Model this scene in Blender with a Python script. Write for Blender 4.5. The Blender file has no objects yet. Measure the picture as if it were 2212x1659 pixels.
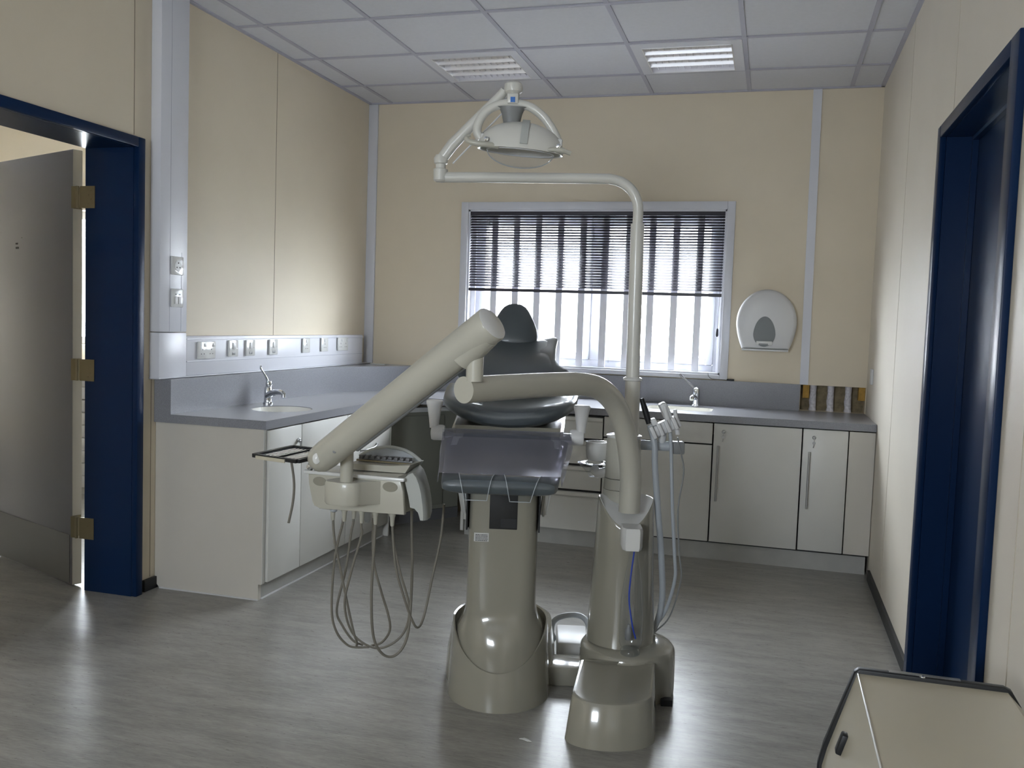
import bpy, bmesh, math, random
from mathutils import Vector, Matrix
PI = math.pi
sc = bpy.context.scene
COL = sc.collection
random.seed(4)

# ------------------------------------------------------------------ camera, world, lights, exposure
cam_d = bpy.data.cameras.new('camera'); cam = bpy.data.objects.new('camera', cam_d); COL.objects.link(cam)
cam_d.sensor_width = 36.0; cam_d.lens = 1964.9 / 2212 * 36.0; cam_d.clip_start = 0.05
_r = Vector((0.96082093, 0.27504329, 0.03426848)); _u = Vector((-0.05125989, 0.05482682, 0.99717924)); _f = Vector((-0.27238862, 0.95986729, -0.06677745))
_m = Matrix((_r, _u, -_f)).transposed().to_4x4(); _m.translation = Vector((2.7837, -5.9373, 1.3191))
cam.matrix_world = _m
sc.camera = cam
sc.view_settings.view_transform = 'Standard'; sc.view_settings.look = 'None'
sc.view_settings.gamma = 1.0; sc.view_settings.use_curve_mapping = False
sc.view_settings.exposure = 1.9
sc.cycles.caustics_reflective = False; sc.cycles.caustics_refractive = False; sc.cycles.sample_clamp_indirect = 8.0

W = bpy.data.worlds.new('overcast'); sc.world = W; W.use_nodes = True
nt = W.node_tree; bg = nt.nodes['Background']
tc = nt.nodes.new('ShaderNodeTexCoord'); sep = nt.nodes.new('ShaderNodeSeparateXYZ')
rp = nt.nodes.new('ShaderNodeValToRGB')
rp.color_ramp.elements[0].position = 0.0; rp.color_ramp.elements[0].color = (0.88, 0.95, 1.0, 1)
rp.color_ramp.elements[1].position = 0.6; rp.color_ramp.elements[1].color = (0.92, 0.97, 1.0, 1)
nt.links.new(tc.outputs['Generated'], sep.inputs[0]); nt.links.new(sep.outputs['Z'], rp.inputs[0])
nt.links.new(rp.outputs[0], bg.inputs[0]); bg.inputs[1].default_value = 11.5

def portal(loc, rot, sx, sy):
    l = bpy.data.lights.new('sky_portal', 'AREA'); l.shape = 'RECTANGLE'; l.size = sx; l.size_y = sy
    l.cycles.is_portal = True
    o = bpy.data.objects.new('sky_portal', l); COL.objects.link(o); o.location = loc; o.rotation_euler = rot
portal((1.61, 0.24, 1.56), (-PI/2, 0, 0), 1.74, 1.08)      # window behind the chair
portal((-2.40, 0.24, 1.56), (-PI/2, 0, 0), 1.8, 1.08)      # window of the next room
portal((1.60, -8.24, 1.65), (PI/2, 0, 0), 1.3, 0.8)        # unseen window behind the camera, opening sized for front fill

# ------------------------------------------------------------------ materials
M = {}
def mat(name, col, rough=0.5, metal=0.0, spec=0.5, coat=0.0, noise=0.0, nscale=20.0, trans=0.0, bump=0.0, bscale=200.0, emit=None, stretch=(1,1,1), ior=1.45):
    m = bpy.data.materials.new(name); m.use_nodes = True
    n = m.node_tree.nodes; L = m.node_tree.links; b = n['Principled BSDF']
    b.inputs['Base Color'].default_value = (*col, 1); b.inputs['Roughness'].default_value = rough
    b.inputs['Metallic'].default_value = metal; b.inputs['Specular IOR Level'].default_value = spec
    b.inputs['Coat Weight'].default_value = coat; b.inputs['Coat Roughness'].default_value = 0.06
    b.inputs['Transmission Weight'].default_value = trans; b.inputs['IOR'].default_value = ior
    if noise or bump:
        t = n.new('ShaderNodeTexCoord'); mp = n.new('ShaderNodeMapping'); mp.inputs['Scale'].default_value = stretch
        L.new(t.outputs['Object'], mp.inputs[0])
    if noise:
        x = n.new('ShaderNodeTexNoise'); x.inputs['Scale'].default_value = nscale; x.inputs['Detail'].default_value = 5
        L.new(mp.outputs[0], x.inputs['Vector'])
        r = n.new('ShaderNodeValToRGB'); r.color_ramp.elements[0].position = 0.3; r.color_ramp.elements[1].position = 0.7
        r.color_ramp.elements[0].color = (*[c*(1-noise) for c in col], 1); r.color_ramp.elements[1].color = (*[min(1, c*(1+noise)) for c in col], 1)
        L.new(x.outputs['Fac'], r.inputs[0]); L.new(r.outputs[0], b.inputs['Base Color'])
    if bump:
        x = n.new('ShaderNodeTexNoise'); x.inputs['Scale'].default_value = bscale; x.inputs['Detail'].default_value = 3
        L.new(mp.outputs[0], x.inputs['Vector'])
        bp = n.new('ShaderNodeBump'); bp.inputs['Strength'].default_value = bump; bp.inputs['Distance'].default_value = 0.002
        L.new(x.outputs['Fac'], bp.inputs['Height']); L.new(bp.outputs[0], b.inputs['Normal'])
    if emit:
        b.inputs['Emission Color'].default_value = (*emit[:3], 1); b.inputs['Emission Strength'].default_value = emit[3]
    M[name] = m; return m
def clear_mat(name, tint, gloss, rough=0.03, diff=0.0):
    m = bpy.data.materials.new(name); m.use_nodes = True; n = m.node_tree.nodes; L = m.node_tree.links
    n.remove(n['Principled BSDF']); out = n['Material Output']
    t = n.new('ShaderNodeBsdfTransparent'); t.inputs[0].default_value = (*tint, 1)
    g = n.new('ShaderNodeBsdfGlossy'); g.inputs['Roughness'].default_value = rough
    fr = n.new('ShaderNodeLayerWeight'); fr.inputs['Blend'].default_value = 0.5
    pw = n.new('ShaderNodeMath'); pw.operation = 'POWER'; pw.inputs[1].default_value = 5.0; L.new(fr.outputs['Facing'], pw.inputs[0])
    mu = n.new('ShaderNodeMath'); mu.operation = 'MULTIPLY_ADD'; mu.inputs[1].default_value = 0.96*gloss; mu.inputs[2].default_value = 0.04*gloss; L.new(pw.outputs[0], mu.inputs[0])
    mx = n.new('ShaderNodeMixShader'); L.new(mu.outputs[0], mx.inputs[0])
    src = t.outputs[0]
    if diff:
        d = n.new('ShaderNodeBsdfDiffuse'); d.inputs[0].default_value = (0.6, 0.6, 0.66, 1)
        m2 = n.new('ShaderNodeMixShader'); m2.inputs[0].default_value = diff
        L.new(t.outputs[0], m2.inputs[1]); L.new(d.outputs[0], m2.inputs[2]); src = m2.outputs[0]
    L.new(src, mx.inputs[1]); L.new(g.outputs[0], mx.inputs[2])
    L.new(mx.outputs[0], out.inputs[0]); M[name] = m; return m
mat('wall_cream', (0.74, 0.655, 0.51), 0.55, noise=0.02, nscale=3)
mat('wall_cream_lit', (0.74, 0.68, 0.58), 0.5, noise=0.02, nscale=3)  # same cream as the other walls, brighter light on it mixed into the colour
mat('seam', (0.33, 0.27, 0.19), 0.6)
mat('seam_faint', (0.56, 0.50, 0.40), 0.6)
mat('white_paint', (0.68, 0.69, 0.74), 0.4)
mat('pvc_white', (0.74, 0.75, 0.80), 0.3)
mat('pvc_line', (0.42, 0.43, 0.50), 0.5)
mat('ceiling_tile', (0.66, 0.665, 0.70), 0.85, bump=0.3, bscale=120, noise=0.02, nscale=40)
mat('ceiling_bar', (0.47, 0.47, 0.54), 0.6)
mat('laminate', (0.66, 0.655, 0.62), 0.35, noise=0.012, nscale=6)
mat('laminate_side', (0.63, 0.60, 0.54), 0.4, noise=0.015, nscale=6)
mat('laminate_grey', (0.26, 0.26, 0.22), 0.45)
mat('plinth', (0.42, 0.42, 0.40), 0.45, noise=0.05, nscale=14)
mat('worktop', (0.27, 0.275, 0.30), 0.30, noise=0.22, nscale=420)
mat('dark_gap', (0.02, 0.02, 0.02), 0.6)
mat('blue_paint', (0.005, 0.020, 0.066), 0.30, spec=0.2)
mat('leaf_grey', (0.20, 0.20, 0.225), 0.35, noise=0.02, nscale=4)
mat('leaf_edge', (0.50, 0.48, 0.42), 0.5)
mat('kick_grey', (0.15, 0.15, 0.155), 0.4)
mat('rubber_black', (0.012, 0.013, 0.015), 0.45)
mat('brass', (0.22, 0.19, 0.12), 0.35, metal=0.85)
mat('chrome', (0.75, 0.77, 0.80), 0.08, metal=1.0)
mat('steel', (0.42, 0.42, 0.42), 0.3, metal=0.9)
mat('cream_gloss', (0.29, 0.275, 0.225), 0.18, coat=0.7, noise=0.01, nscale=5)
mat('cream_arm', (0.49, 0.475, 0.405), 0.33, coat=0.2, noise=0.01, nscale=5)
mat('white_gloss', (0.72, 0.72, 0.70), 0.18, coat=0.4)
mat('shade_white', (0.66, 0.65, 0.60), 0.3, coat=0.2)
mat('white_satin', (0.68, 0.68, 0.68), 0.38)
mat('head_side', (0.46, 0.475, 0.45), 0.4)
mat('grey_plastic', (0.22, 0.225, 0.225), 0.4)
mat('upholstery', (0.062, 0.076, 0.084), 0.42, spec=0.8, coat=0.2, bump=0.12, bscale=500)
mat('hose_grey', (0.20, 0.185, 0.155), 0.45)
mat('hose_cool', (0.42, 0.45, 0.48), 0.4)
mat('bar_grey', (0.80, 0.80, 0.84), 0.45)
mat('blind_dark', (0.035, 0.033, 0.045), 0.4)
mat('sink_white', (0.86, 0.85, 0.80), 0.18, coat=0.4)
mat('louvre', (0.92, 0.93, 0.95), 0.30, metal=1.0)
mat('lamp_tube', (0.9, 0.9, 0.9), 0.4, emit=(0.93, 0.95, 1.0, 0.10))  # tubes are off; faint glow added to brighten the ceiling fittings
mat('reflector', (0.88, 0.88, 0.92), 0.35, metal=0.85)
mat('concrete', (0.55, 0.55, 0.54), 0.9, noise=0.08, nscale=2)
mat('render_white', (0.80, 0.80, 0.80), 0.9)
mat('roof_plum', (0.26, 0.17, 0.20), 0.8, noise=0.15, nscale=3)
mat('insulation', (0.26, 0.21, 0.13), 0.9, noise=0.3, nscale=30)
mat('timber_yellow', (0.45, 0.27, 0.06), 0.8, noise=0.2, nscale=30)
mat('pipe_lagging', (0.66, 0.64, 0.68), 0.6, noise=0.25, nscale=60)
mat('blue_tube', (0.02, 0.06, 0.42), 0.3)
mat('blue_label', (0.05, 0.18, 0.55), 0.4)
mat('paper', (0.62, 0.62, 0.60), 0.6)
mat('ink', (0.03, 0.03, 0.03), 0.6)
mat('box_cream', (0.50, 0.46, 0.36), 0.35, noise=0.02, nscale=4)
mat('window_grey', (0.20, 0.215, 0.22), 0.45)
clear_mat('glass', (0.97, 0.98, 1.0), 1.0)
clear_mat('clear_plastic', (0.90, 0.92, 0.94), 1.0, 0.06)
clear_mat('cover_plastic', (0.84, 0.84, 0.90), 0.30, 0.22, 0.20)
# streaky vinyl floor
def floor_mat():
    m = bpy.data.materials.new('vinyl_floor'); m.use_nodes = True; n = m.node_tree.nodes; L = m.node_tree.links; b = n['Principled BSDF']
    t = n.new('ShaderNodeTexCoord')
    def noise(scale, st, det=6):
        mp = n.new('ShaderNodeMapping'); mp.inputs['Scale'].default_value = st; L.new(t.outputs['Object'], mp.inputs[0])
        x = n.new('ShaderNodeTexNoise'); x.inputs['Scale'].default_value = scale; x.inputs['Detail'].default_value = det; x.inputs['Roughness'].default_value = 0.65
        L.new(mp.outputs[0], x.inputs['Vector']); return x
    a = noise(4.0, (1.0, 4.5, 1)); c = noise(26.0, (1.0, 7.0, 1)); d = noise(30, (1, 4, 1), 3)
    r = n.new('ShaderNodeValToRGB'); r.color_ramp.elements[0].position = 0.32; r.color_ramp.elements[1].position = 0.68
    r.color_ramp.elements[0].color = (0.180, 0.174, 0.158, 1); r.color_ramp.elements[1].color = (0.385, 0.372, 0.338, 1)
    mx = n.new('ShaderNodeMix'); mx.data_type = 'FLOAT'; mx.inputs[0].default_value = 0.45
    L.new(a.outputs['Fac'], mx.inputs[2]); L.new(c.outputs['Fac'], mx.inputs[3]); L.new(mx.outputs[0], r.inputs[0])
    L.new(r.outputs[0], b.inputs['Base Color'])
    rr = n.new('ShaderNodeMapRange'); rr.inputs[3].default_value = 0.25; rr.inputs[4].default_value = 0.32
    L.new(d.outputs['Fac'], rr.inputs[0]); L.new(rr.outputs[0], b.inputs['Roughness'])
    b.inputs['Specular IOR Level'].default_value = 0.30
    bp = n.new('ShaderNodeBump'); bp.inputs['Strength'].default_value = 0.12; bp.inputs['Distance'].default_value = 0.002
    L.new(c.outputs['Fac'], bp.inputs['Height']); L.new(bp.outputs[0], b.inputs['Normal'])
    M['vinyl_floor'] = m
floor_mat()

# ------------------------------------------------------------------ mesh helpers
def box(bm, x0, x1, y0, y1, z0, z1, bev=0.0, seg=2):
    c = bmesh.ops.create_cube(bm, size=1.0, matrix=Matrix.Translation(((x0+x1)/2, (y0+y1)/2, (z0+z1)/2)) @ Matrix.Diagonal((abs(x1-x0), abs(y1-y0), abs(z1-z0), 1)))
    if bev:
        es = list({e for v in c['verts'] for e in v.link_edges})
        bmesh.ops.bevel(bm, geom=es, offset=bev, segments=seg, affect='EDGES', profile=0.5, clamp_overlap=True)
    return bm
def rings(bm, rs, closed_u=True, cap=True):
    vs = [[bm.verts.new(p) for p in r] for r in rs]; n = len(rs[0])
    for a, b in zip(vs, vs[1:]):
        for i in range(n if closed_u else n-1):
            j = (i+1) % n
            try: bm.faces.new((a[i], a[j], b[j], b[i]))
            except ValueError: pass
    if cap and closed_u:
        for v, rev in ((vs[0], True), (vs[-1], False)):
            try: bm.faces.new(list(reversed(v)) if rev else v)
            except ValueError: pass
    return vs
def smooth_path(pts, n=6):
    P = [Vector(p) for p in pts]
    if len(P) < 3: return P
    Q = [2*P[0]-P[1]] + P + [2*P[-1]-P[-2]]; out = []
    for i in range(1, len(Q)-2):
        for k in range(n):
            t = k/n; a, b, c, d = Q[i-1], Q[i], Q[i+1], Q[i+2]
            out.append(0.5*((2*b) + (c-a)*t + (2*a-5*b+4*c-d)*t*t + (3*b-a-3*c+d)*t**3))
    out.append(P[-1]); return out
def tube(bm, pts, r, seg=16, sm=0, r1=None, flat=1.0):
    P = smooth_path(pts, sm) if sm else [Vector(p) for p in pts]
    n = len(P); T = [(P[min(i+1, n-1)] - P[max(i-1, 0)]).normalized() for i in range(n)]
    up = Vector((0, 0, 1)) if abs(T[0].z) < 0.9 else Vector((0, 1, 0))
    N = (up - T[0]*up.dot(T[0])).normalized(); rs = []
    for i in range(n):
        if i:
            N = (N - T[i]*N.dot(T[i])).normalized()
        B = T[i].cross(N)
        rad = r[i] if isinstance(r, (list, tuple)) else (r if r1 is None else r + (r1-r)*i/(n-1))
        rs.append([P[i] + (N*math.cos(2*PI*k/seg) + B*math.sin(2*PI*k/seg)*flat)*rad for k in range(seg)])
    rings(bm, rs); return bm
def lathe(bm, prof, c=(0, 0, 0), seg=32, axis='Z', sx=1.0, sy=1.0, cap=True):
    rs = []
    for rad, h in prof:
        rg = []
        for k in range(seg):
            a = 2*PI*k/seg; x, y = rad*math.cos(a)*sx, rad*math.sin(a)*sy
            rg.append({'Z': (c[0]+x, c[1]+y, c[2]+h), 'X': (c[0]+h, c[1]+x, c[2]+y), 'Y': (c[0]+x, c[1]+h, c[2]-y)}[axis])
        rs.append(rg)
    rings(bm, rs, cap=cap); return bm
def prism(bm, poly, h0, h1, axis='Z', bev=0.0, seg=2):
    f = {'Z': lambda a, b, h: (a, b, h), 'Y': lambda a, b, h: (a, h, b), 'X': lambda a, b, h: (h, a, b)}[axis]
    v0 = [bm.verts.new(f(a, b, h0)) for a, b in poly]; v1 = [bm.verts.new(f(a, b, h1)) for a, b in poly]; n = len(poly)
    fs = [bm.faces.new(v0), bm.faces.new(list(reversed(v1)))]
    for i in range(n): fs.append(bm.faces.new((v0[i], v1[i], v1[(i+1) % n], v0[(i+1) % n])))
    if bev:
        es = [e for e in fs[1].edges] + [e for e in fs[0].edges]
        bmesh.ops.bevel(bm, geom=es, offset=bev, segments=seg, affect='EDGES', profile=0.5, clamp_overlap=True)
    return bm
def hexa(bm, p):      # eight corners: bottom 4, top 4
    v = [bm.verts.new(q) for q in p]
    for f in ((3,2,1,0), (4,5,6,7), (0,1,5,4), (1,2,6,5), (2,3,7,6), (3,0,4,7)): bm.faces.new([v[i] for i in f])
    return bm
def walls(bm, axis, h0, h1, a0, a1, z0, z1, holes):     # slab with rectangular holes
    A = sorted({a0, a1, *[h[0] for h in holes], *[h[1] for h in holes]}); Z = sorted({z0, z1, *[h[2] for h in holes], *[h[3] for h in holes]})
    for i in range(len(A)-1):
        for j in range(len(Z)-1):
            ca, cz = (A[i]+A[i+1])/2, (Z[j]+Z[j+1])/2
            if any(h[0] < ca < h[1] and h[2] < cz < h[3] for h in holes): continue
            if axis == 'Y': box(bm, A[i], A[i+1], h0, h1, Z[j], Z[j+1])
            else: box(bm, h0, h1, A[i], A[i+1], Z[j], Z[j+1])
    bmesh.ops.remove_doubles(bm, verts=bm.verts, dist=1e-5)
    dup_f = {}
    for f in bm.faces:
        k = tuple(sorted(v.index for v in f.verts)); dup_f.setdefault(k, []).append(f)
    bm.verts.index_update(); dup_f = {}
    for f in bm.faces: dup_f.setdefault(tuple(sorted(v.index for v in f.verts)), []).append(f)
    kill = [f for g in dup_f.values() if len(g) > 1 for f in g]
    bmesh.ops.delete(bm, geom=kill, context='FACES_ONLY'); return bm
WM = {}      # world matrix of each thing
def T(loc=(0, 0, 0), rz=0.0): return Matrix.Translation(loc) @ Matrix.Rotation(rz, 4, 'Z')
ID = Matrix.Identity(4)
def finish(bm, ang=38):
    bmesh.ops.recalc_face_normals(bm, faces=bm.faces)
    for f in bm.faces: f.smooth = True
    for e in bm.edges:
        e.smooth = len(e.link_faces) == 2 and e.calc_face_angle(0) < math.radians(ang)
def obj(name, bm, m, parent=None, F=ID, sub=0, label=None):
    """one mesh object; bm is in frame F (world by default)"""
    finish(bm)
    if parent is None:
        bm.transform(F); xs = [v.co for v in bm.verts]
        c = Vector((sum((min(v[i] for v in xs), max(v[i] for v in xs)))/2 for i in range(2)) ); c = Vector((c[0], c[1], min(v.z for v in xs)))
        bm.transform(Matrix.Translation(-c)); wm = Matrix.Translation(c)
    else:
        wm = WM[parent.name]; bm.transform(wm.inverted() @ F)
    me = bpy.data.meshes.new(name); bm.to_mesh(me); bm.free()
    ms = m if isinstance(m, (list, tuple)) else [m]
    for x in ms: me.materials.append(M[x])
    o = bpy.data.objects.new(name, me); COL.objects.link(o)
    if parent is None: o.matrix_world = wm
    else: o.parent = parent
    WM[o.name] = wm.copy()
    if sub:
        s = o.modifiers.new('sub', 'SUBSURF'); s.levels = sub; s.render_levels = sub
    if label: o['label'] = label
    return o
def tag(o, label, cat, group=None):
    o['label'] = label; o['category'] = cat
    if group: o['group'] = group
    return o
def thing(name, label, cat, loc=(0, 0, 0), rz=0.0, group=None):
    o = bpy.data.objects.new(name, None); COL.objects.link(o); o.empty_display_size = 0.1
    o.location = loc; o.rotation_euler = (0, 0, rz); WM[o.name] = T(loc, rz)
    return tag(o, label, cat, group)
def struct(name, bm, m, parent=None):
    o = obj(name, bm, m, parent)
    if parent is None: o['kind'] = 'structure'
    return o
def sroot(name, loc):
    o = bpy.data.objects.new(name, None); COL.objects.link(o); o.location = loc; WM[o.name] = T(loc); o['kind'] = 'structure'; return o
def dup(root, loc, label=None, rz=None):
    r = root.copy(); COL.objects.link(r); r.location = loc
    if rz is not None: r.rotation_euler = (0, 0, rz)
    if label: r['label'] = label
    for ch in list(root.children):
        c = ch.copy(); COL.objects.link(c); c.parent = r
        for g in ch.children:
            d = g.copy(); COL.objects.link(d); d.parent = c
    return r
def B(): return bmesh.new()
def bx(*a, **k): return box(B(), *a, **k)

# ------------------------------------------------------------------ room shell
XR = 3.354; HC = 2.807; YB = -8.0; HW = 0.837
struct('floor', bx(-4.2, XR+1.4, YB-0.2, 0.2, -0.1, 0.0), 'vinyl_floor')
bm = B(); box(bm, -4.2, XR+1.4, YB-0.2, 0.2, HC+0.006, HC+0.12); struct('ceiling', bm, 'ceiling_tile')
bm = B()
for i in range(-1, 6):
    x = 0.168+0.6*i
    if 0.02 < x < XR: box(bm, x-0.012, x+0.012, YB, 0, HC, HC+0.0055)
y = -0.473
while y > YB:
    box(bm, 0, XR, y-0.012, y+0.012, HC-0.0005, HC+0.0055); y -= 0.6
y = -0.473
struct('trim_1', bm, 'ceiling_bar')
bm = B()
box(bm, 0.0, 0.022, YB, 0, HC-0.003, HC+0.005); box(bm, XR-0.022, XR, YB, 0, HC-0.003, HC+0.005); box(bm, 0, XR, -0.022, 0, HC-0.003, HC+0.005)
struct('trim_2', bm, 'ceiling_bar')
# back wall: window and pipe niche openings
WX0, WX1, WZ0, WZ1 = 0.752, 2.472, 1.034, 2.080
bm = walls(B(), 'Y', 0.0, 0.2, -4.0, XR+0.1, 0, HC, [(WX0, WX1, WZ0, WZ1), (2.97, XR-0.004, HW, 0.998), (-3.3, -1.5, WZ0, WZ1)])
wb = struct('wall_back', bm, 'wall_cream')
# left wall with doorway
DY0, DY1, DH = -3.275, -2.445, 2.045
bm = walls(B(), 'X', -0.14, 0.0, YB, 0.0, 0, HC, [(DY0-0.035, DY1+0.035, 0, DH+0.035)])
wl = struct('wall_left', bm, 'wall_cream')
# right wall with doorway
RY0, RY1, RH = -3.30, -2.29, 2.045
bm = walls(B(), 'X', XR, XR+0.16, YB, 0.0, 0, HC, [(RY0-0.03, RY1+0.03, 0, RH+0.03)])
wr = struct('wall_right', bm, 'wall_cream_lit')
bm = walls(B(), 'Y', YB-0.2, YB, -0.2, XR+0.2, 0, HC, [(0.95, 2.25, 1.25, 2.05)])
struct('wall_front', bm, 'wall_cream')
# fine joints between the wall panels
for pr, xs in ((wl, (-1.237, -2.444, -3.65)),):
    for yy in xs:
        obj('panel_joint', bx(0, 0.0012, yy-0.0018, yy+0.0018, 2.10 if yy > -3.4 and yy < -2 else 1.2, HC), 'seam', pr)
obj('panel_joint', bx(0, 0.0012, -2.316, -2.312, 0.06, HC), 'seam', wl)
for yy in (-1.24, -2.40, -3.6):
    obj('panel_joint', bx(XR-0.0012, XR, yy-0.0015, yy+0.0015, 0.06 if yy != -2.40 else 2.1, HC), 'seam_faint', wr)
# next room seen past the door leaf
bm = B(); box(bm, -4.2, -4.0, YB, 0.2, 0, HC); box(bm, -4.0, -0.14, -6.2, -6.0, 0, HC)
struct('wall_next_room', bm, 'wall_cream')
bm = B(); box(bm, XR+1.2, XR+1.4, YB, 0.2, 0, HC); struct('wall_corridor', bm, 'wall_cream')

# trims of the back wall
struct('trim_3', bx(0.0, 0.068, -0.018, 0.0, 1.003, HC-0.004, bev=0.003), 'white_paint')
bm = prism(B(), [(2.962, 1.0), (3.012, 1.0), (3.000, HC-0.004), (2.948, HC-0.004)], -0.014, 0.0, 'Y'); struct('trim_4', bm, 'white_paint')
bm = B()
for yy0, yy1 in ((-2.402, -2.30),): box(bm, 0, 0.014, yy0+0.035, -2.272, 0, 0.055)
box(bm, 0, 0.014, YB, DY0-0.07, 0, 0.055); struct('baseboard_left', bm, 'rubber_black')
bm = B(); box(bm, XR-0.014, XR, -2.232, -0.75, 0, 0.055); box(bm, XR-0.014, XR, YB, RY0-0.09, 0, 0.055); struct('baseboard_right', bm, 'rubber_black')

# ------------------------------------------------------------------ window
w = sroot('window_1', (1.61, 0, WZ0))
bm = B(); a = 0.050
for x0, x1, z0, z1 in ((WX0-a, WX0, 1.006, WZ1+a), (WX1, WX1+a, 1.006, WZ1+a), (WX0, WX1, WZ1, WZ1+a), (WX0, WX1, 1.006, WZ0)):
    box(bm, x0, x1, -0.014, 0.0, z0, z1, bev=0.003)
obj('window_surround', bm, 'white_paint', w)
bm = B()
for x0, x1, z0, z1 in ((WX0, WX0+0.012, WZ0, WZ1), (WX1-0.012, WX1, WZ0, WZ1), (WX0, WX1, WZ1-0.012, WZ1), (WX0, WX1, WZ0, WZ0+0.012)):
    box(bm, x0, x1, 0.0, 0.11, z0, z1)
obj('window_reveal', bm, 'white_paint', w)
bm = B(); f0, f1 = 0.11, 0.17
for x0, x1, z0, z1 in ((WX0, WX0+0.055, WZ0, WZ1), (WX1-0.055, WX1, WZ0, WZ1), (WX0+0.055, WX1-0.055, WZ1-0.055, WZ1), (WX0+0.055, WX1-0.055, WZ0, WZ0+0.055), (1.60, 1.665, WZ0+0.055, WZ1-0.055)):
    box(bm, x0, x1, f0, f1, z0, z1, bev=0.004)
obj('window_frame', bm, 'pvc_white', w)
for x0, x1 in ((WX0+0.056, 1.599), (1.666, WX1-0.056)):
    bm = B(); s = 0.045; z0, z1 = WZ0+0.056, WZ1-0.056
    for q in ((x0, x0+s, z0, z1), (x1-s, x1, z0, z1), (x0+s, x1-s, z0, z0+s), (x0+s, x1-s, z1-s, z1)): box(bm, q[0], q[1], 0.10, 0.155, q[2], q[3], bev=0.004)
    sash = obj('casement', bm, 'pvc_white', w)
    obj('pane', bx(x0+s, x1-s, 0.125, 0.131, z0+s, z1-s), 'glass', sash)
# outside the window frame: grille of flat bars
g = thing('window_grille', 'row of pale upright security bars filling the window opening behind the blind', 'grille', (1.61, 0.06, WZ0))
for i in range(12):
    x = 0.775+0.1535*i
    obj('bar', bx(x-0.022, x+0.022, 0.052, 0.062, WZ0+0.012, WZ1-0.012), 'bar_grey', g)
# venetian blind
bl = thing('venetian_blind', 'dark venetian blind drawn halfway down the window', 'blind', (1.61, 0.02, WZ1))
obj('headrail', bx(0.757, 2.467, 0.002, 0.034, 2.044, 2.078, bev=0.003), 'blind_dark', bl)
bm = B(); z = 2.034; tl = math.radians(36)
while z > 1.556:
    c, s = math.cos(tl)*0.0125, math.sin(tl)*0.0125
    hexa(bm, [(0.762, 0.020-c, z-s), (2.462, 0.020-c, z-s), (2.462, 0.020+c, z+s), (0.762, 0.020+c, z+s),
              (0.762, 0.020-c, z-s+0.0009), (2.462, 0.020-c, z-s+0.0009), (2.462, 0.020+c, z+s+0.0009), (0.762, 0.020+c, z+s+0.0009)])
    z -= 0.0178
obj('slats', bm, 'blind_dark', bl)
bm = B(); hexa(bm, [(0.760, 0.008, 1.532), (2.464, 0.008, 1.530), (2.464, 0.032, 1.530), (0.760, 0.032, 1.532), (0.760, 0.008, 1.552), (2.464, 0.008, 1.550), (2.464, 0.032, 1.550), (0.760, 0.032, 1.552)])
obj('bottom_rail', bm, 'blind_dark', bl)
for x in (0.90, 1.61, 2.33):
    for yy in (0.0055, 0.0345): obj('ladder_cord', tube(B(), [(x, yy, 2.045), (x, yy, 1.55)], 0.0008, 6), 'blind_dark', bl)
cd = obj('pull_cord', tube(B(), [(2.452, -0.004, 2.045), (2.452, -0.006, 1.7), (2.449, -0.006, 1.5), (2.444, -0.006, 1.32)], 0.0014, 6, sm=4), 'blind_dark', bl)
obj('cord_weight', lathe(B(), [(0.003, 0.03), (0.008, 0.022), (0.009, -0.015), (0.004, -0.024)], (2.444, -0.006, 1.30), 12), 'blind_dark', cd)
obj('tilt_wand', tube(B(), [(1.752, -0.004, 2.045), (1.752, -0.006, 1.08)], 0.003, 8), 'clear_plastic', bl)

# outside world
struct('ground_outside', bx(-30, 30, 0.3, 60, -0.3, -0.2), 'concrete')
ob = thing('building', 'low pale building with a plum coloured roof, outside beyond the window', 'building', (0, 16, -0.2))
obj('wall', bx(-16, 12, 14.0, 20, -0.2, 2.1), 'render_white', ob)
bm = hexa(B(), [(-16.4, 13.6, 2.1), (12.4, 13.6, 2.1), (12.4, 20.4, 2.1), (-16.4, 20.4, 2.1), (-16.2, 15.4, 2.95), (12.2, 15.4, 2.95), (12.2, 18.6, 2.95), (-16.2, 18.6, 2.95)])
obj('roof', bm, 'roof_plum', ob)

# ------------------------------------------------------------------ left door
d = sroot('door_1', (0, (DY0+DY1)/2, 0))
bm = B(); fw = 0.045
for q in ((DY1, DY1+fw, 0, DH+fw), (DY0-fw, DY0, 0, DH+fw)): box(bm, 0.0, 0.028, q[0], q[1], q[2], q[3], bev=0.004)
box(bm, 0.0, 0.028, DY0, DY1, DH, DH+fw, bev=0.004)
for q in ((DY1, DY1+0.034, 0, DH+0.034), (DY0-0.034, DY0, 0, DH+0.034)): box(bm, -0.258, 0.0, q[0], q[1], q[2], q[3])
box(bm, -0.258, 0.0, DY0, DY1, DH, DH+0.034)
obj('door_frame', bm, 'blue_paint', d)
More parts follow.
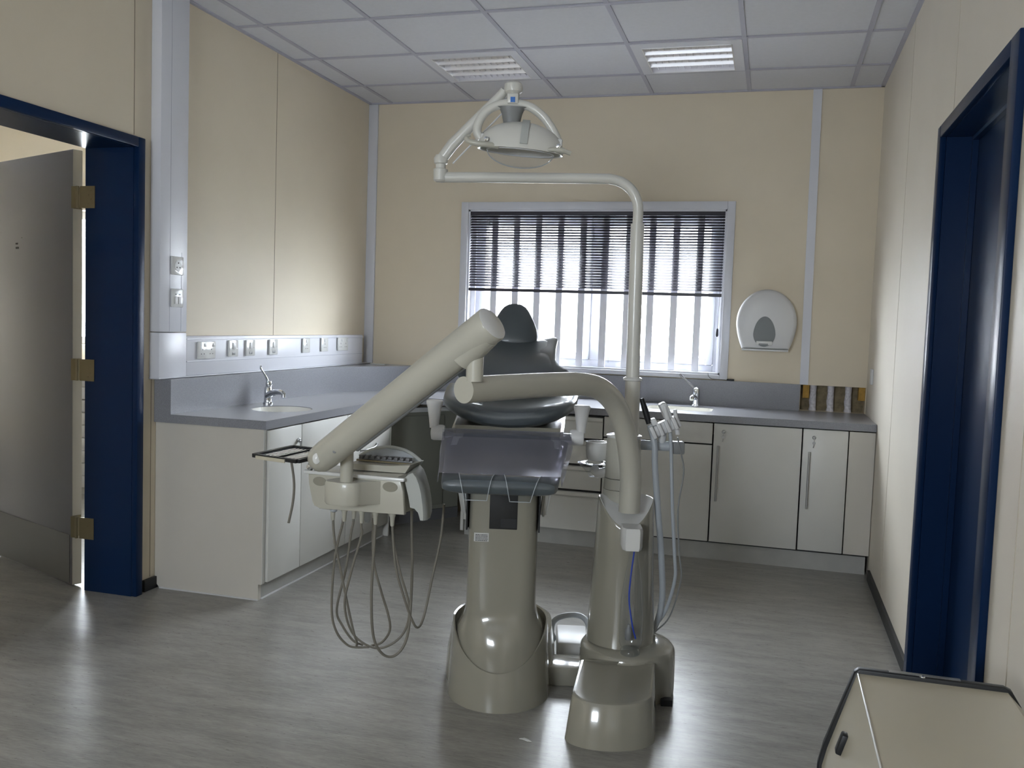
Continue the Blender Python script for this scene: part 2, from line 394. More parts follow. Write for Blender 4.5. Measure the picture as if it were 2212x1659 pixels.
# leaf swung into the next room, past square
hx, hy = -0.338, -2.434
la = math.atan2(0.285, -0.72)          # direction from hinge edge along the leaf
LF = T((hx, hy, 0), la)
lf = obj('door_leaf', bx(0.0, 0.80, -0.045, 0.0, 0.012, 2.045, bev=0.002), 'leaf_grey', d, LF)
obj('leaf_edge', bx(-0.003, 0.0, -0.044, -0.001, 0.014, 2.043), 'leaf_edge', lf, LF)
for sgn in (1,):
    obj('kick_plate', bx(0.02, 0.79, 0.0, 0.0025, 0.02, 0.25), 'kick_grey', lf, LF)
bm = B(); box(bm, 0.545, 0.568, 0.0, 0.001, 1.625, 1.633); box(bm, 0.535, 0.567, 0.0, 0.001, 1.603, 1.613); box(bm, 0.50, 0.503, 0.0, 0.001, 1.655, 1.659)
obj('scuff_mark', bm, 'ink', lf, LF)
for z0 in (1.775, 0.985, 0.245):
    bm = B(); LFz = LF
    box(bm, -0.0055, -0.0035, -0.040, 0.0, z0, z0+0.1)
    h = obj('hinge', bm, 'brass', d, LF)
    bm = B(); box(bm, -0.285, -0.205, DY1-0.003, DY1-0.001, z0, z0+0.1); tube(bm, [(-0.300, DY1-0.002, z0), (-0.300, DY1-0.002, z0+0.1)], 0.0075, 12); box(bm, -0.335, -0.300, DY1-0.001, DY1+0.002, z0, z0+0.1)
    for k in range(4): lathe(bm, [(0.004, 0), (0.004, -0.0015)], (-0.240+0.012*(k % 2), DY1-0.003, z0+0.02+0.02*k), 8, 'Y')
    obj('hinge_leaf', bm, 'brass', h)
# next room: white drawer cabinet
nc = thing('drawer_chest', 'white chest of shallow drawers in the next room, behind the open door leaf', 'drawers', (-2.3, -0.35, 0))
obj('body', bx(-2.9, -1.7, -0.60, -0.02, 0.0, 0.90), 'laminate', nc)
for k in range(9): obj('drawer', bx(-2.88, -1.72, -0.618, -0.601, 0.09*k+0.05, 0.09*k+0.133, bev=0.003), 'white_satin', nc)
nw = sroot('window_2', (-2.4, 0, WZ0)); bm = B()
for x0, x1, z0, z1 in ((-3.3, -3.24, WZ0, WZ1), (-1.56, -1.5, WZ0, WZ1), (-3.24, -1.56, WZ0, WZ0+0.06), (-3.24, -1.56, WZ1-0.06, WZ1)): box(bm, x0, x1, 0.10, 0.16, z0, z1)
obj('window_frame', bm, 'pvc_white', nw); obj('pane', bx(-3.24, -1.56, 0.125, 0.131, WZ0+0.06, WZ1-0.06), 'glass', nw)
rw = sroot('window_3', (1.5, YB, 1.5)); bm = B()  # unseen rear window, its opening sized to throw fill on the fronts
for x0, x1, z0, z1 in ((0.95, 1.01, 1.25, 2.05), (2.19, 2.25, 1.25, 2.05), (1.01, 2.19, 1.25, 1.31), (1.01, 2.19, 1.99, 2.05), (1.57, 1.63, 1.31, 1.99)): box(bm, x0, x1, YB-0.16, YB-0.10, z0, z1)
obj('window_frame', bm, 'pvc_white', rw); obj('pane', bx(1.01, 2.19, YB-0.131, YB-0.125, 1.31, 1.99), 'glass', rw)

# ------------------------------------------------------------------ right door
d = sroot('door_2', (XR, (RY0+RY1)/2, 0)); bm = B()
for q in ((RY1, RY1+0.06, 0, RH+0.045), (RY0-0.09, RY0, 0, RH+0.045)): box(bm, XR-0.022, XR, q[0], q[1], q[2], q[3], bev=0.004)
box(bm, XR-0.022, XR, RY0, RY1, RH, RH+0.045, bev=0.004)
for q in ((RY1, RY1+0.03, 0, RH+0.03), (RY0-0.03, RY0, 0, RH+0.03)): box(bm, XR, XR+0.16, q[0], q[1], q[2], q[3])
box(bm, XR, XR+0.16, RY0, RY1, RH, RH+0.03)
box(bm, XR+0.085, XR+0.105, RY1-0.014, RY1, 0, RH); box(bm, XR+0.085, XR+0.105, RY0, RY0+0.014, 0, RH); box(bm, XR+0.085, XR+0.105, RY0+0.014, RY1-0.014, RH-0.014, RH)
obj('door_frame', bm, 'blue_paint', d)
lf = obj('door_leaf', bx(XR+0.106, XR+0.15, RY0+0.003, RY1-0.003, 0.008, RH-0.004), 'blue_paint', d)

# ------------------------------------------------------------------ trunking and conduit on the left wall
c = sroot('trim_5', (0.03, -2.22, 1.0))
bm = B(); box(bm, 0, 0.055, -2.33, -2.125, 1.222, HC-0.003, bev=0.004); box(bm, 0, 0.055, -2.33, -2.125, 1.003, 1.219, bev=0.004)
obj('conduit', bm, 'pvc_white', c)
bm = B(); box(bm, 0.055, 0.0558, -2.258, -2.2565, 1.225, HC-0.01); box(bm, 0.055, 0.0558, -2.172, -2.1705, 1.225, 1.60); obj('lid_line', bm, 'pvc_line', c)
t = sroot('trim_6', (0.03, -1.13, 1.0))
bm = B(); box(bm, 0, 0.052, -2.123, -0.142, 1.008, 1.202, bev=0.005); obj('trunking', bm, 'pvc_white', t)
bm = B(); box(bm, 0.052, 0.0545, -2.121, -0.144, 1.185, 1.190); box(bm, 0.052, 0.0545, -2.121, -0.144, 1.076, 1.080); obj('lid_ridge', bm, 'pvc_white', t)
obj('bottom_edge', bx(0, 0.058, -2.333, -0.02, 1.0015, 1.008, bev=0.002), 'white_paint', t)
bm = B(); box(bm, 0.052, 0.0526, -2.121, -0.144, 1.1825, 1.1845); box(bm, 0.052, 0.0526, -2.121, -0.144, 1.0735, 1.0755); obj('lid_line', bm, 'pvc_line', t)

def plate_socket(double, kind, label, y, z, x=0.0545, name='socket_outlet', cat='socket', group=None):
    wdt = 0.146 if double else 0.086; hw = wdt/2
    o = thing(name, label, cat, (x, y, z), 0, group); F = T((x, y, z))
    obj('face_plate', bx(0, 0.0095, -hw, hw, -0.043, 0.043, bev=0.003), 'white_gloss', o, F)
    cs = (-0.036, 0.036) if double else (0.0,)
    for cy in cs:
        if kind == 'socket':
            for (dy, dz, a, b) in ((0, 0.004, 0.002, 0.004), (-0.011, -0.018, 0.0035, 0.002), (0.011, -0.018, 0.0035, 0.002)):
                obj('pin_hole', bx(0.0092, 0.0099, cy+dy-a, cy+dy+a, dz-b, dz+b), 'dark_gap', o, F)
            obj('rocker', bx(0.0095, 0.0125, cy-0.007+(0.018 if double else 0), cy+0.007+(0.018 if double else 0), 0.017, 0.034, bev=0.001), 'white_satin', o, F)
        if kind == 'spur':
            obj('rocker', bx(0.0095, 0.014, -0.011, 0.011, -0.004, 0.030, bev=0.002), 'white_satin', o, F)
            obj('fuse_carrier', bx(0.0095, 0.011, -0.014, 0.014, -0.034, -0.020, bev=0.001), 'grey_plastic', o, F)
            for dy in (-0.03, 0.03): obj('screw', lathe(B(), [(0.003, 0.0), (0.003, 0.0008)], (0.0094, dy, 0.0), 10, 'X'), 'steel', o, F)
        if kind == 'round':
            obj('rocker', lathe(B(), [(0.026, 0.0), (0.025, 0.002), (0.0, 0.0022)], (0.0094, 0, 0), 24, 'X'), 'white_satin', o, F, label='round raised boss of the outlet')
            for (dy, dz) in ((0, 0.013), (-0.011, -0.008), (0.011, -0.008)):
                obj('pin_hole', lathe(B(), [(0.0035, 0), (0.0035, 0.0006)], (0.0116, dy, dz), 10, 'X'), 'dark_gap', o, F)
        if kind == 'grid':
            for dy in (-0.014, 0.014):
                obj('rocker', bx(0.0095, 0.0125, dy-0.010, dy+0.010, -0.028, 0.006, bev=0.001), 'white_satin', o, F)
                obj('marking', bx(0.0095, 0.0100, dy-0.006, dy+0.006, 0.014, 0.020), 'grey_plastic', o, F)
    return o
GS = 'outlets along the dado trunking'
plate_socket(True, 'socket', 'white double socket at the door end of the dado trunking', -1.970, 1.131, group=GS)
s1 = plate_socket(False, 'spur', 'white switched spur next to the double socket at the door end', -1.736, 1.136, group=GS)
dup(s1, (0.0545, -1.572, 1.136), 'white switched spur, middle one of the three close together above the left tap')
dup(s1, (0.0545, -1.334, 1.137), 'white switched spur just before the wide gap in the trunking row')
s2 = plate_socket(False, 'socket', 'white single socket just after the wide gap in the trunking row', -0.954, 1.140, group=GS)
dup(s2, (0.0545, -0.719, 1.142), 'white single socket beside the double socket near the far corner')
plate_socket(True, 'socket', 'white double socket nearest the far room corner', -0.463, 1.143, group=GS)
plate_socket(False, 'round', 'white three hole outlet plate high on the upright conduit', -2.210, 1.535, 0.0555)
plate_socket(False, 'grid', 'white two rocker switch plate on the upright conduit below the three hole outlet', -2.210, 1.383, 0.0555, 'switch_plate', 'switch')
sp = thing('wall_bracket', 'small white narrow plate on the right wall above the worktop end', 'plate', (XR, -0.30, 1.04))
obj('plate', bx(XR-0.012, XR, -0.345, -0.26, 1.035, 1.125, bev=0.003), 'white_satin', sp)

# ------------------------------------------------------------------ worktop with basins
def fill_with_holes(outer, holes, z0, z1):
    bm = B(); loops = []
    for lp in [outer]+holes:
        vs = [bm.verts.new((x, y, z1)) for x, y in lp]; loops.append([bm.edges.new((vs[i], vs[(i+1) % len(vs)])) for i in range(len(vs))])
    bmesh.ops.triangle_fill(bm, use_beauty=True, use_dissolve=False, edges=[e for l in loops for e in l])
    r = bmesh.ops.extrude_face_region(bm, geom=bm.faces[:])
    bmesh.ops.translate(bm, verts=[v for v in r['geom'] if isinstance(v, bmesh.types.BMVert)], vec=(0, 0, z0-z1)); return bm
SL = (0.37, -1.762); SR = (2.262, -0.335)
circ = [(SL[0]+0.150*math.cos(2*PI*k/48), SL[1]+0.165*math.sin(2*PI*k/48)) for k in range(48)]
def rrect(cx, cy, hx_, hy_, r, n=8):
    out = []
    for (sx, sy, a0) in ((1, 1, 0), (-1, 1, PI/2), (-1, -1, PI), (1, -1, 1.5*PI)):
        for k in range(n+1):
            a = a0+PI/2*k/n; out.append((cx+sx*(hx_-r)+r*math.cos(a), cy+sy*(hy_-r)+r*math.sin(a)))
    return out
rr = rrect(SR[0], SR[1], 0.20, 0.14, 0.06)
DF = -0.680
wt = thing('worktop', 'speckled grey L-shaped worktop running along the left and back walls', 'worktop', (1.6, -0.4, 0.797))
bm = fill_with_holes([(0.001, -2.292), (0.595, -2.292), (0.595, DF), (XR-0.002, DF), (XR-0.002, -0.002), (0.001, -0.002)], [circ, rr], 0.797, HW)
obj('counter_slab', bm, 'worktop', wt)
bm = B(); prism(bm, [(0.001, -2.292), (0.092, -2.292), (0.092, -0.662), (0.45, -0.022), (2.966, -0.022), (2.966, -0.002), (0.001, -0.002)], HW, 1.0, 'Z')
obj('upstand', bm, 'worktop', wt)
def basin(loop, cx, cy, depth, label):
    o = thing('basin', label, 'sink', (cx, cy, 0.797-depth)); bm = B(); rs = []
    for k, (s, dz) in enumerate(((1.0, 0.0), (0.995, -0.004), (0.96, -0.05), (0.88, -0.10), (0.68, -depth*0.94), (0.35, -depth), (0.10, -depth-0.004))):
        rs.append([(cx+(x-cx)*(s-0.012), cy+(y-cy)*(s-0.012), HW-0.003+dz) for x, y in loop])
    rings(bm, rs, cap=False); bm.faces.new([v for v in list(bm.verts)[-len(loop):]])
    q = obj('bowl', bm, 'sink_white', o); so = q.modifiers.new('s', 'SOLIDIFY'); so.thickness = 0.001; so.offset = -1
    obj('drain', lathe(B(), [(0.022, -0.004), (0.022, 0.004), (0.0, 0.003)], (cx, cy, HW-0.005-depth), 20), 'chrome', o); return o
basin(circ, SL[0], SL[1], 0.13, 'round white basin sunk in the left run of worktop')
basin(rr, SR[0], SR[1], 0.13, 'white rectangular basin in the worktop under the window')
# lever mixer taps
tp = thing('tap', 'chrome mixer tap with a long upright lever at the round basin', 'tap', (0.172, -1.570, HW)); F = T((0.172, -1.570, HW))
obj('tap_body', lathe(B(), [(0.028, 0), (0.028, 0.006), (0.021, 0.012), (0.020, 0.085), (0.017, 0.094), (0.0, 0.097)], seg=24), 'chrome', tp, F)
bm = tube(B(), [(0.0, -0.01, 0.045), (0.05, -0.02, 0.066), (0.10, -0.035, 0.070), (0.118, -0.04, 0.058)], [0.018]*7+[0.015]*5+[0.013]*7, 14, sm=6); obj('spout', bm, 'chrome', tp, F)
bm = tube(B(), [(0.118, -0.04, 0.062), (0.118, -0.04, 0.044)], 0.012, 14); obj('aerator', bm, 'chrome', tp, F)
bm = lathe(B(), [(0.0, -0.02), (0.014, -0.015), (0.019, 0), (0.014, 0.015), (0.0, 0.019)], (0.004, 0, 0.108), 20)
tube(bm, [(0.0, 0, 0.12), (-0.010, -0.010, 0.15), (-0.028, -0.028, 0.19), (-0.030, -0.030, 0.208)], [0.006]*7+[0.005]*5+[0.006]*7, 10, sm=6); obj('lever', bm, 'chrome', tp, F)
tp = thing('tap', 'chrome mixer tap with a backward lever at the basin under the window', 'tap', (2.341, -0.130, HW)); F = T((2.341, -0.130, HW))
obj('tap_body', lathe(B(), [(0.028, 0), (0.028, 0.006), (0.022, 0.012), (0.021, 0.075), (0.024, 0.09), (0.020, 0.112), (0.0, 0.120)], seg=24), 'chrome', tp, F)
obj('spout', tube(B(), [(0.0, -0.01, 0.050), (-0.01, -0.06, 0.066), (-0.015, -0.11, 0.062), (-0.015, -0.122, 0.048)], 0.014, 14, sm=6), 'chrome', tp, F)
bm = tube(B(), [(-0.01, 0.0, 0.112), (-0.05, 0.01, 0.145), (-0.09, 0.02, 0.178), (-0.108, 0.024, 0.196)], [0.006]*7+[0.005]*5+[0.009]*7, 10, sm=6); obj('lever', bm, 'steel', tp, F)

# ------------------------------------------------------------------ base cabinets
obj_end = thing('end_panel', 'cream laminate panel closing the door end of the left cabinets', 'panel', (0.29, -2.265, 0))
bm = prism(B(), [(0.002, 0.03), (0.03, 0.0), (0.561, 0.0), (0.561, 0.075), (0.577, 0.075), (0.577, 0.795), (0.002, 0.795)], -2.280, -2.256, 'Y'); obj('panel', bm, 'laminate_side', obj_end)
obj('sealant', bx(0.03, 0.561, -2.286, -2.2805, 0.0, 0.006), 'white_satin', obj_end)
obj('edging', bx(0.5772, 0.580, -2.280, -2.256, 0.078, 0.794), 'laminate', obj_end)
def knob_lock(par, p, axis):
    x, y, z = p
    if axis == 'X': obj('lock', lathe(B(), [(0.011, 0.0), (0.011, 0.010), (0.008, 0.013), (0.0, 0.013)], (x, y, z), 16, 'X'), 'chrome', par)
    else: obj('lock', lathe(B(), [(0.010, 0.0), (0.010, -0.008), (0.007, -0.011), (0.0, -0.011)], (x, y, z), 16, 'Y'), 'steel', par)
GL = 'base cabinets of the left run'
def cab_left(y0, y1, label, lock=None, pull=None, top=0.795):
    o = thing('base_cabinet', label, 'cabinet', (0.29, (y0+y1)/2, 0.1), 0, GL)
    obj('carcass', bx(0.002, 0.573, y0+0.001, y1-0.001, 0.085, top), 'laminate_side', o)
    dr = obj('cabinet_door', bx(0.575, 0.594, y0+0.002, y1-0.002, 0.082, 0.790, bev=0.002), 'laminate', o)
    if lock: knob_lock(dr, lock, 'X')
    if pull: obj('handle', tube(B(), pull, 0.005, 10, sm=6), 'steel', dr)
    return o
cab_left(-2.255, -1.957, 'white base cabinet with a keyed lock beside the end panel', lock=(0.594, -1.995, 0.715))
cab_left(-1.955, -1.457, 'white base cabinet under the round basin, hidden behind the instrument tray', top=0.655)
cab_left(-1.455, -0.880, 'white base cabinet with a bowed pull handle, last before the grey corner', pull=[(0.594, -1.29, 0.575), (0.618, -1.25, 0.578), (0.625, -1.18, 0.582), (0.618, -1.11, 0.590), (0.594, -1.07, 0.592)])
k = thing('key_bunch', 'small key with round bow hanging from the lock of the left cabinet', 'keys', (0.610, -1.995, 0.66))
obj('key', bx(0.607, 0.613, -1.998, -1.992, 0.685, 0.715), 'steel', k)
bm = lathe(B(), [(0.0, -0.012), (0.009, -0.009), (0.012, 0), (0.009, 0.009), (0.0, 0.012)], (0.611, -1.985, 0.672), 16); tube(bm, [(0.611, -1.985, 0.662), (0.611, -1.985, 0.640)], 0.004, 8); obj('key_fob', bm, 'steel', k)
pl = tag(obj('plinth', bx(0.02, 0.560, -2.255, -0.885, 0.0, 0.083), 'plinth'), 'grey plinth under the left run of cabinets', 'plinth')
obj('sealant', bx(0.5605, 0.567, -2.255, -0.885, 0.0, 0.006), 'white_satin', pl)
co = thing('corner_panel', 'dull grey diagonal panel set back under the worktop corner', 'panel', (0.65, -0.40, 0))
cang = math.atan2(-0.134+0.661, 0.822-0.443); CF = T((0.443, -0.661, 0), cang)
obj('panel', bx(0.0, 0.60, 0.0, 0.018, 0.072, 0.72), 'laminate_grey', co, CF)
obj('door', bx(0.03, 0.47, -0.012, 0.0, 0.10, 0.70, bev=0.006), 'laminate_grey', co, CF)
obj('rail', bx(0.0, 0.60, -0.016, 0.02, 0.722, 0.752, bev=0.003), 'white_satin', co, CF)
obj('skirting', bx(0.0, 0.60, -0.004, 0.014, 0.0, 0.070), 'kick_grey', co, CF)
obj('side_panel', bx(0.05, 0.594, -0.878, -0.862, 0.0, 0.795), 'laminate', co)
du = thing('drawer_unit', 'white four drawer base unit behind the dental chair', 'cabinet', (1.43, -0.35, 0.1))
obj('carcass', bx(1.005, 1.853, -0.645, -0.03, 0.0985, 0.795), 'dark_gap', du)
obj('side_panel', bx(0.985, 1.003, -0.665, -0.03, 0.03, 0.795), 'laminate', du)
for z0, z1 in ((0.655, 0.782), (0.500, 0.640), (0.345, 0.485), (0.100, 0.330)):
    bm = prism(B(), [(-0.669, z0), (-0.647, z0), (-0.647, z1), (-0.660, z1), (-0.675, z1-0.004), (-0.677, z1-0.022), (-0.669, z1-0.032)], 1.006, 1.852, 'X'); obj('drawer', bm, 'laminate', du)
GR = 'base cabinets of the window run'
def cab_right(x0, x1, label, doors, handle=None, lock=None):
    o = thing('base_cabinet', label, 'cabinet', ((x0+x1)/2, -0.35, 0.1), 0, GR)
    obj('carcass', bx(x0+0.001, x1-0.001, -0.650, -0.03, 0.100, 0.655 if 'sink' in label else 0.795), 'dark_gap', o)
    for nm, z0, z1 in doors:
        dr = obj(nm, bx(x0+0.003, x1-0.003, -0.670, -0.651, z0, z1, bev=0.0015), 'laminate', o)
        if handle and nm == 'cabinet_door':
            bm = tube(B(), [(handle, -0.702, 0.668), (handle, -0.702, 0.350)], 0.006, 12)
            for zz in (0.64, 0.38): tube(bm, [(handle, -0.670, zz), (handle, -0.702, zz)], 0.004, 8)
            obj('handle', bm, 'steel', dr)
        if lock and nm == 'cabinet_door': knob_lock(dr, (lock, -0.670, 0.745), 'Y')
    return o
cab_right(1.857, 2.487, 'white sink cabinet with a shallow false drawer front, below the window basin', [('false_front', 0.672, 0.790), ('cabinet_door', 0.110, 0.664)])
cab_right(2.489, 2.972, 'wide white base cabinet with a long steel bar handle and keyed lock', [('cabinet_door', 0.110, 0.790)], 2.520, 2.546)
cab_right(2.974, 3.215, 'narrow white base cabinet with a long steel bar handle near the right wall', [('cabinet_door', 0.112, 0.790)], 3.012, 3.034)
tag(obj('filler_panel', bx(3.218, XR-0.003, -0.670, -0.651, 0.112, 0.790), 'laminate_side'), 'plain beige filler strip between the narrow cabinet and right wall', 'panel')
tag(obj('plinth', bx(1.005, XR-0.016, -0.640, -0.60, 0.0, 0.098), 'plinth'), 'grey plinth under the window run of cabinets', 'plinth')
for x, lb in ((2.546, 'small steel key hanging from the lock of the wide cabinet'), (3.034, 'small steel key hanging from the lock of the narrow cabinet')):
    o = thing('key_bunch', lb, 'keys', (x, -0.686, 0.70)); bm = bx(x-0.002, x+0.002, -0.700, -0.680, 0.738, 0.748); obj('key', bm, 'steel', o)
    bm = lathe(B(), [(0.009, -0.001), (0.009, 0.001)], (x, -0.690, 0.716), 14, 'Y'); tube(bm, [(x, -0.690, 0.708), (x-0.003, -0.690, 0.690)], 0.003, 8); tube(bm, [(x, -0.69, 0.74), (x, -0.69, 0.722)], 0.001, 6); obj('key_fob', bm, 'steel', o)

# ------------------------------------------------------------------ niche with lagged pipes
o = sroot('trim_7', (3.16, 0.1, HW)); obj('niche_back', bx(2.97, XR-0.004, 0.095, 0.11, HW, 0.998), 'insulation', o)
obj('niche_base', bx(2.97, XR-0.004, 0.0, 0.095, HW-0.01, HW-0.001), 'dark_gap', o)
for x, lb in ((3.046, 'left of the three white lagged pipes in the wall niche'), (3.150, 'middle white lagged pipe in the wall niche'), (3.254, 'right of the three white lagged pipes in the wall niche')):
    bm = tube(B(), [(x, 0.05, HW), (x+0.002, 0.049, 0.86), (x-0.001, 0.051, 0.90), (x+0.001, 0.05, 0.95), (x, 0.05, 1.01)], [0.024, 0.020, 0.022, 0.019, 0.022], 14)
    tag(obj('lagged_pipe', bm, 'pipe_lagging'), lb, 'pipe', 'lagged pipes in the niche')
tag(obj('timber_block', bx(2.985, 3.022, 0.03, 0.09, 0.915, 0.998), 'timber_yellow'), 'yellowish timber block in the upper left of the pipe niche', 'block')
tag(obj('timber_block', bx(3.312, XR-0.005, 0.02, 0.09, 0.915, 0.998), 'timber_yellow'), 'yellowish timber block in the upper right of the pipe niche', 'block')

# ------------------------------------------------------------------ paper dispenser
pd = thing('paper_dispenser', 'rounded white jumbo paper dispenser on the wall right of the window', 'dispenser', (2.745, 0, 1.205))
def disp(s, y, cz=1.375, bot=1.212):
    out = []
    for k in range(41):
        a = PI*k/40; out.append((0.181*math.cos(a), 0.205*math.sin(a)))
    L_ = [(0.181-0.040*t**1.8, -0.163*t) for t in [j/10 for j in range(1, 11)]]
    out += [(-x, z) for x, z in L_] + [(-0.141+0.282*j/8, -0.163) for j in range(1, 8)] + list(reversed(L_))
    return [(2.743+x*s, y, cz+z*s) for x, z in out]
bm = B(); rings(bm, [disp(1.0, -0.001), disp(1.0, -0.085), disp(0.985, -0.105), disp(0.95, -0.118), disp(0.88, -0.125), disp(0.6, -0.130), disp(0.3, -0.132), disp(0.05, -0.133)]); cv = obj('cover', bm, 'white_satin', pd)
def egg(s, y):
    out = []
    for k in range(40):
        a = 2*PI*k/40; zz = 1.305+0.108*math.sin(a)*(1 if math.sin(a) > 0 else 0.72); out.append((2.735+0.066*math.cos(a)*s*(1-0.10*max(0, math.sin(a))), y, 1.305+(zz-1.305)*s))
    return out
obj('viewing_window', rings(bm := B(), [egg(1.0, -0.128), egg(1.0, -0.1345), egg(0.9, -0.1348), egg(0.1, -0.1348)]) and bm, 'window_grey', pd)
bm = bx(2.690, 2.785, -0.142, -0.133, 1.238, 1.262, bev=0.003); lc = obj('latch', bm, 'white_gloss', pd)
obj('lock_slot', bx(2.705, 2.760, -0.1435, -0.1415, 1.240, 1.246), 'grey_plastic', lc)
obj('lower_lip', bx(2.604, 2.882, -0.118, -0.002, 1.200, 1.212, bev=0.003), 'white_satin', pd)

# ------------------------------------------------------------------ small things on the ledge
tag(obj('card', bx(0.11, 0.22, -0.14, -0.09, 1.0005, 1.006), 'paper'), 'small white card lying on the corner ledge', 'card')
o = thing('cable', 'thin dark cable trailing along the sill to a black plug', 'cable', (2.49, -0.012, 1.0))
obj('cord', tube(B(), [(2.40, -0.018, 1.045), (2.405, -0.018, 1.025), (2.43, -0.018, 1.008), (2.52, -0.012, 1.004)], 0.0015, 6, sm=5), 'rubber_black', o)
obj('plug', bx(2.518, 2.565, -0.020, -0.004, 1.0005, 1.012, bev=0.003), 'rubber_black', o)
tag(obj('paper_scrap', prism(B(), [(2.075, -3.215), (2.09, -3.205), (2.105, -3.212), (2.118, -3.222), (2.104, -3.224), (2.088, -3.216)], 0.0005, 0.0025, 'Z'), 'paper'), 'tiny curled white paper scrap on the floor in front of the chair base', 'scrap')

# ------------------------------------------------------------------ ceiling lights
def ceiling_light(x0, label):
    y0, y1 = -1.073+0.012, -0.473-0.012; x0 += 0.012; x1 = x0+0.576
    o = thing('ceiling_light', label, 'light', ((x0+x1)/2, (y0+y1)/2, HC), 0, 'recessed ceiling lights')
    ix0, ix1, iy0, iy1 = x0+0.052, x1-0.052, y0+0.075, y1-0.022
    bm = B(); zb, zt = HC-0.004, HC+0.004
    for q in ((x0, ix0, y0, y1), (ix1, x1, y0, y1), (ix0, ix1, y0, iy0), (ix0, ix1, iy1, y1)): box(bm, q[0], q[1], q[2], q[3], zb, zt)
    obj('frame', bm, 'white_paint', o)
    bm = B(); t_ = 0.004
    for q in ((ix0, ix0+t_, iy0, iy1), (ix1-t_, ix1, iy0, iy1), (ix0, ix1, iy0, iy0+t_), (ix0, ix1, iy1-t_, iy1)): box(bm, q[0], q[1], q[2], q[3], zb-0.002, zt)
    obj('bright_rim', bm, 'louvre', o)
    bm = B()
    n = 4
    for k in range(1, n): yy = iy0+(iy1-iy0)*k/n; hexa(bm, [(ix0, yy-0.002, zb), (ix1, yy-0.002, zb), (ix1, yy+0.002, zb), (ix0, yy+0.002, zb), (ix0, yy-0.012, zb+0.03), (ix1, yy-0.012, zb+0.03), (ix1, yy+0.012, zb+0.03), (ix0, yy+0.012, zb+0.03)])
    for k in range(1, 13): xx = ix0+(ix1-ix0)*k/13; box(bm, xx-0.001, xx+0.001, iy0, iy1, zb+0.018, zb+0.03)
    obj('louvre', bm, 'reflector', o)
    bm = B(); box(bm, ix0, ix1, iy0, iy1, HC+0.060, HC+0.064)
    for q in ((ix0-0.002, ix0, iy0, iy1), (ix1, ix1+0.002, iy0, iy1), (ix0, ix1, iy0-0.002, iy0), (ix0, ix1, iy1, iy1+0.002)): box(bm, q[0], q[1], q[2], q[3], HC+0.004, HC+0.062)
    obj('reflector', bm, 'reflector', o)
    for k in range(4): yy = iy0+(iy1-iy0)*(k+0.5)/4; obj('tube_lamp', tube(B(), [(ix0+0.01, yy, HC+0.045), (ix1-0.01, yy, HC+0.045)], 0.008, 12), 'lamp_tube', o)
    return o
# openings in the ceiling for the lights: rebuild the slab with two holes
old = bpy.data.objects['ceiling']; bpy.data.objects.remove(old)
HO = [(0.768, 1.368, -1.073, -0.473), (1.968, 2.568, -1.073, -0.473)]
bm = B(); X_ = sorted({-4.2, XR+1.4, *[h[0] for h in HO], *[h[1] for h in HO]}); Y_ = [YB-0.2, -1.073, -0.473, 0.2]
for i in range(len(X_)-1):
    for j in range(3):
        cx, cy = (X_[i]+X_[i+1])/2, (Y_[j]+Y_[j+1])/2
        if any(h[0] < cx < h[1] and h[2] < cy < h[3] for h in HO): continue
        box(bm, X_[i], X_[i+1], Y_[j], Y_[j+1], HC+0.006, HC+0.12)
box(bm, 0.7, 1.45, -1.15, -0.4, HC+0.12, HC+0.14); box(bm, 1.9, 2.65, -1.15, -0.4, HC+0.12, HC+0.14)
struct('ceiling', bm, 'ceiling_tile')
ceiling_light(0.768, 'square recessed ceiling light above the operating lamp, left of two')
ceiling_light(1.968, 'square recessed ceiling light over the window, right of two')

# ------------------------------------------------------------------ dental chair (local frame, head end +y)
TH = 0.246; O = (1.900, -2.868, 0.0); CH = T(O, TH)
def superring(cy, cz, hw, ht, ang, n=40, e=2.6, bowl=0.0, wref=0.25, cx=0.0):
    out = []
    for k in range(n):
        a = 2*PI*k/n; ca, sa = math.cos(a), math.sin(a)
        u = hw*math.copysign(abs(ca)**(2/e), ca); t = ht*math.copysign(abs(sa)**(2/e), sa) + bowl*(u/wref)**2
        out.append((cx+u, cy-math.sin(ang)*t, cz+math.cos(ang)*t))
    return out
def cushion(prof, e=2.6, bowl=0.0, wref=0.25):     # prof: (y, z, halfwidth, halfthickness)
    bm = B(); rs = []
    for i, p in enumerate(prof):
        a, b = prof[max(i-1, 0)], prof[min(i+1, len(prof)-1)]
        ang = math.atan2(b[1]-a[1], b[0]-a[0]); rs.append(superring(p[0], p[1], p[2], p[3], ang, e=e, bowl=bowl, wref=wref))
    rings(bm, rs); return bm
ch = thing('dental_chair', 'dental chair with dark grey upholstery on a cream pedestal, raised and reclined', 'dental chair', O, TH)
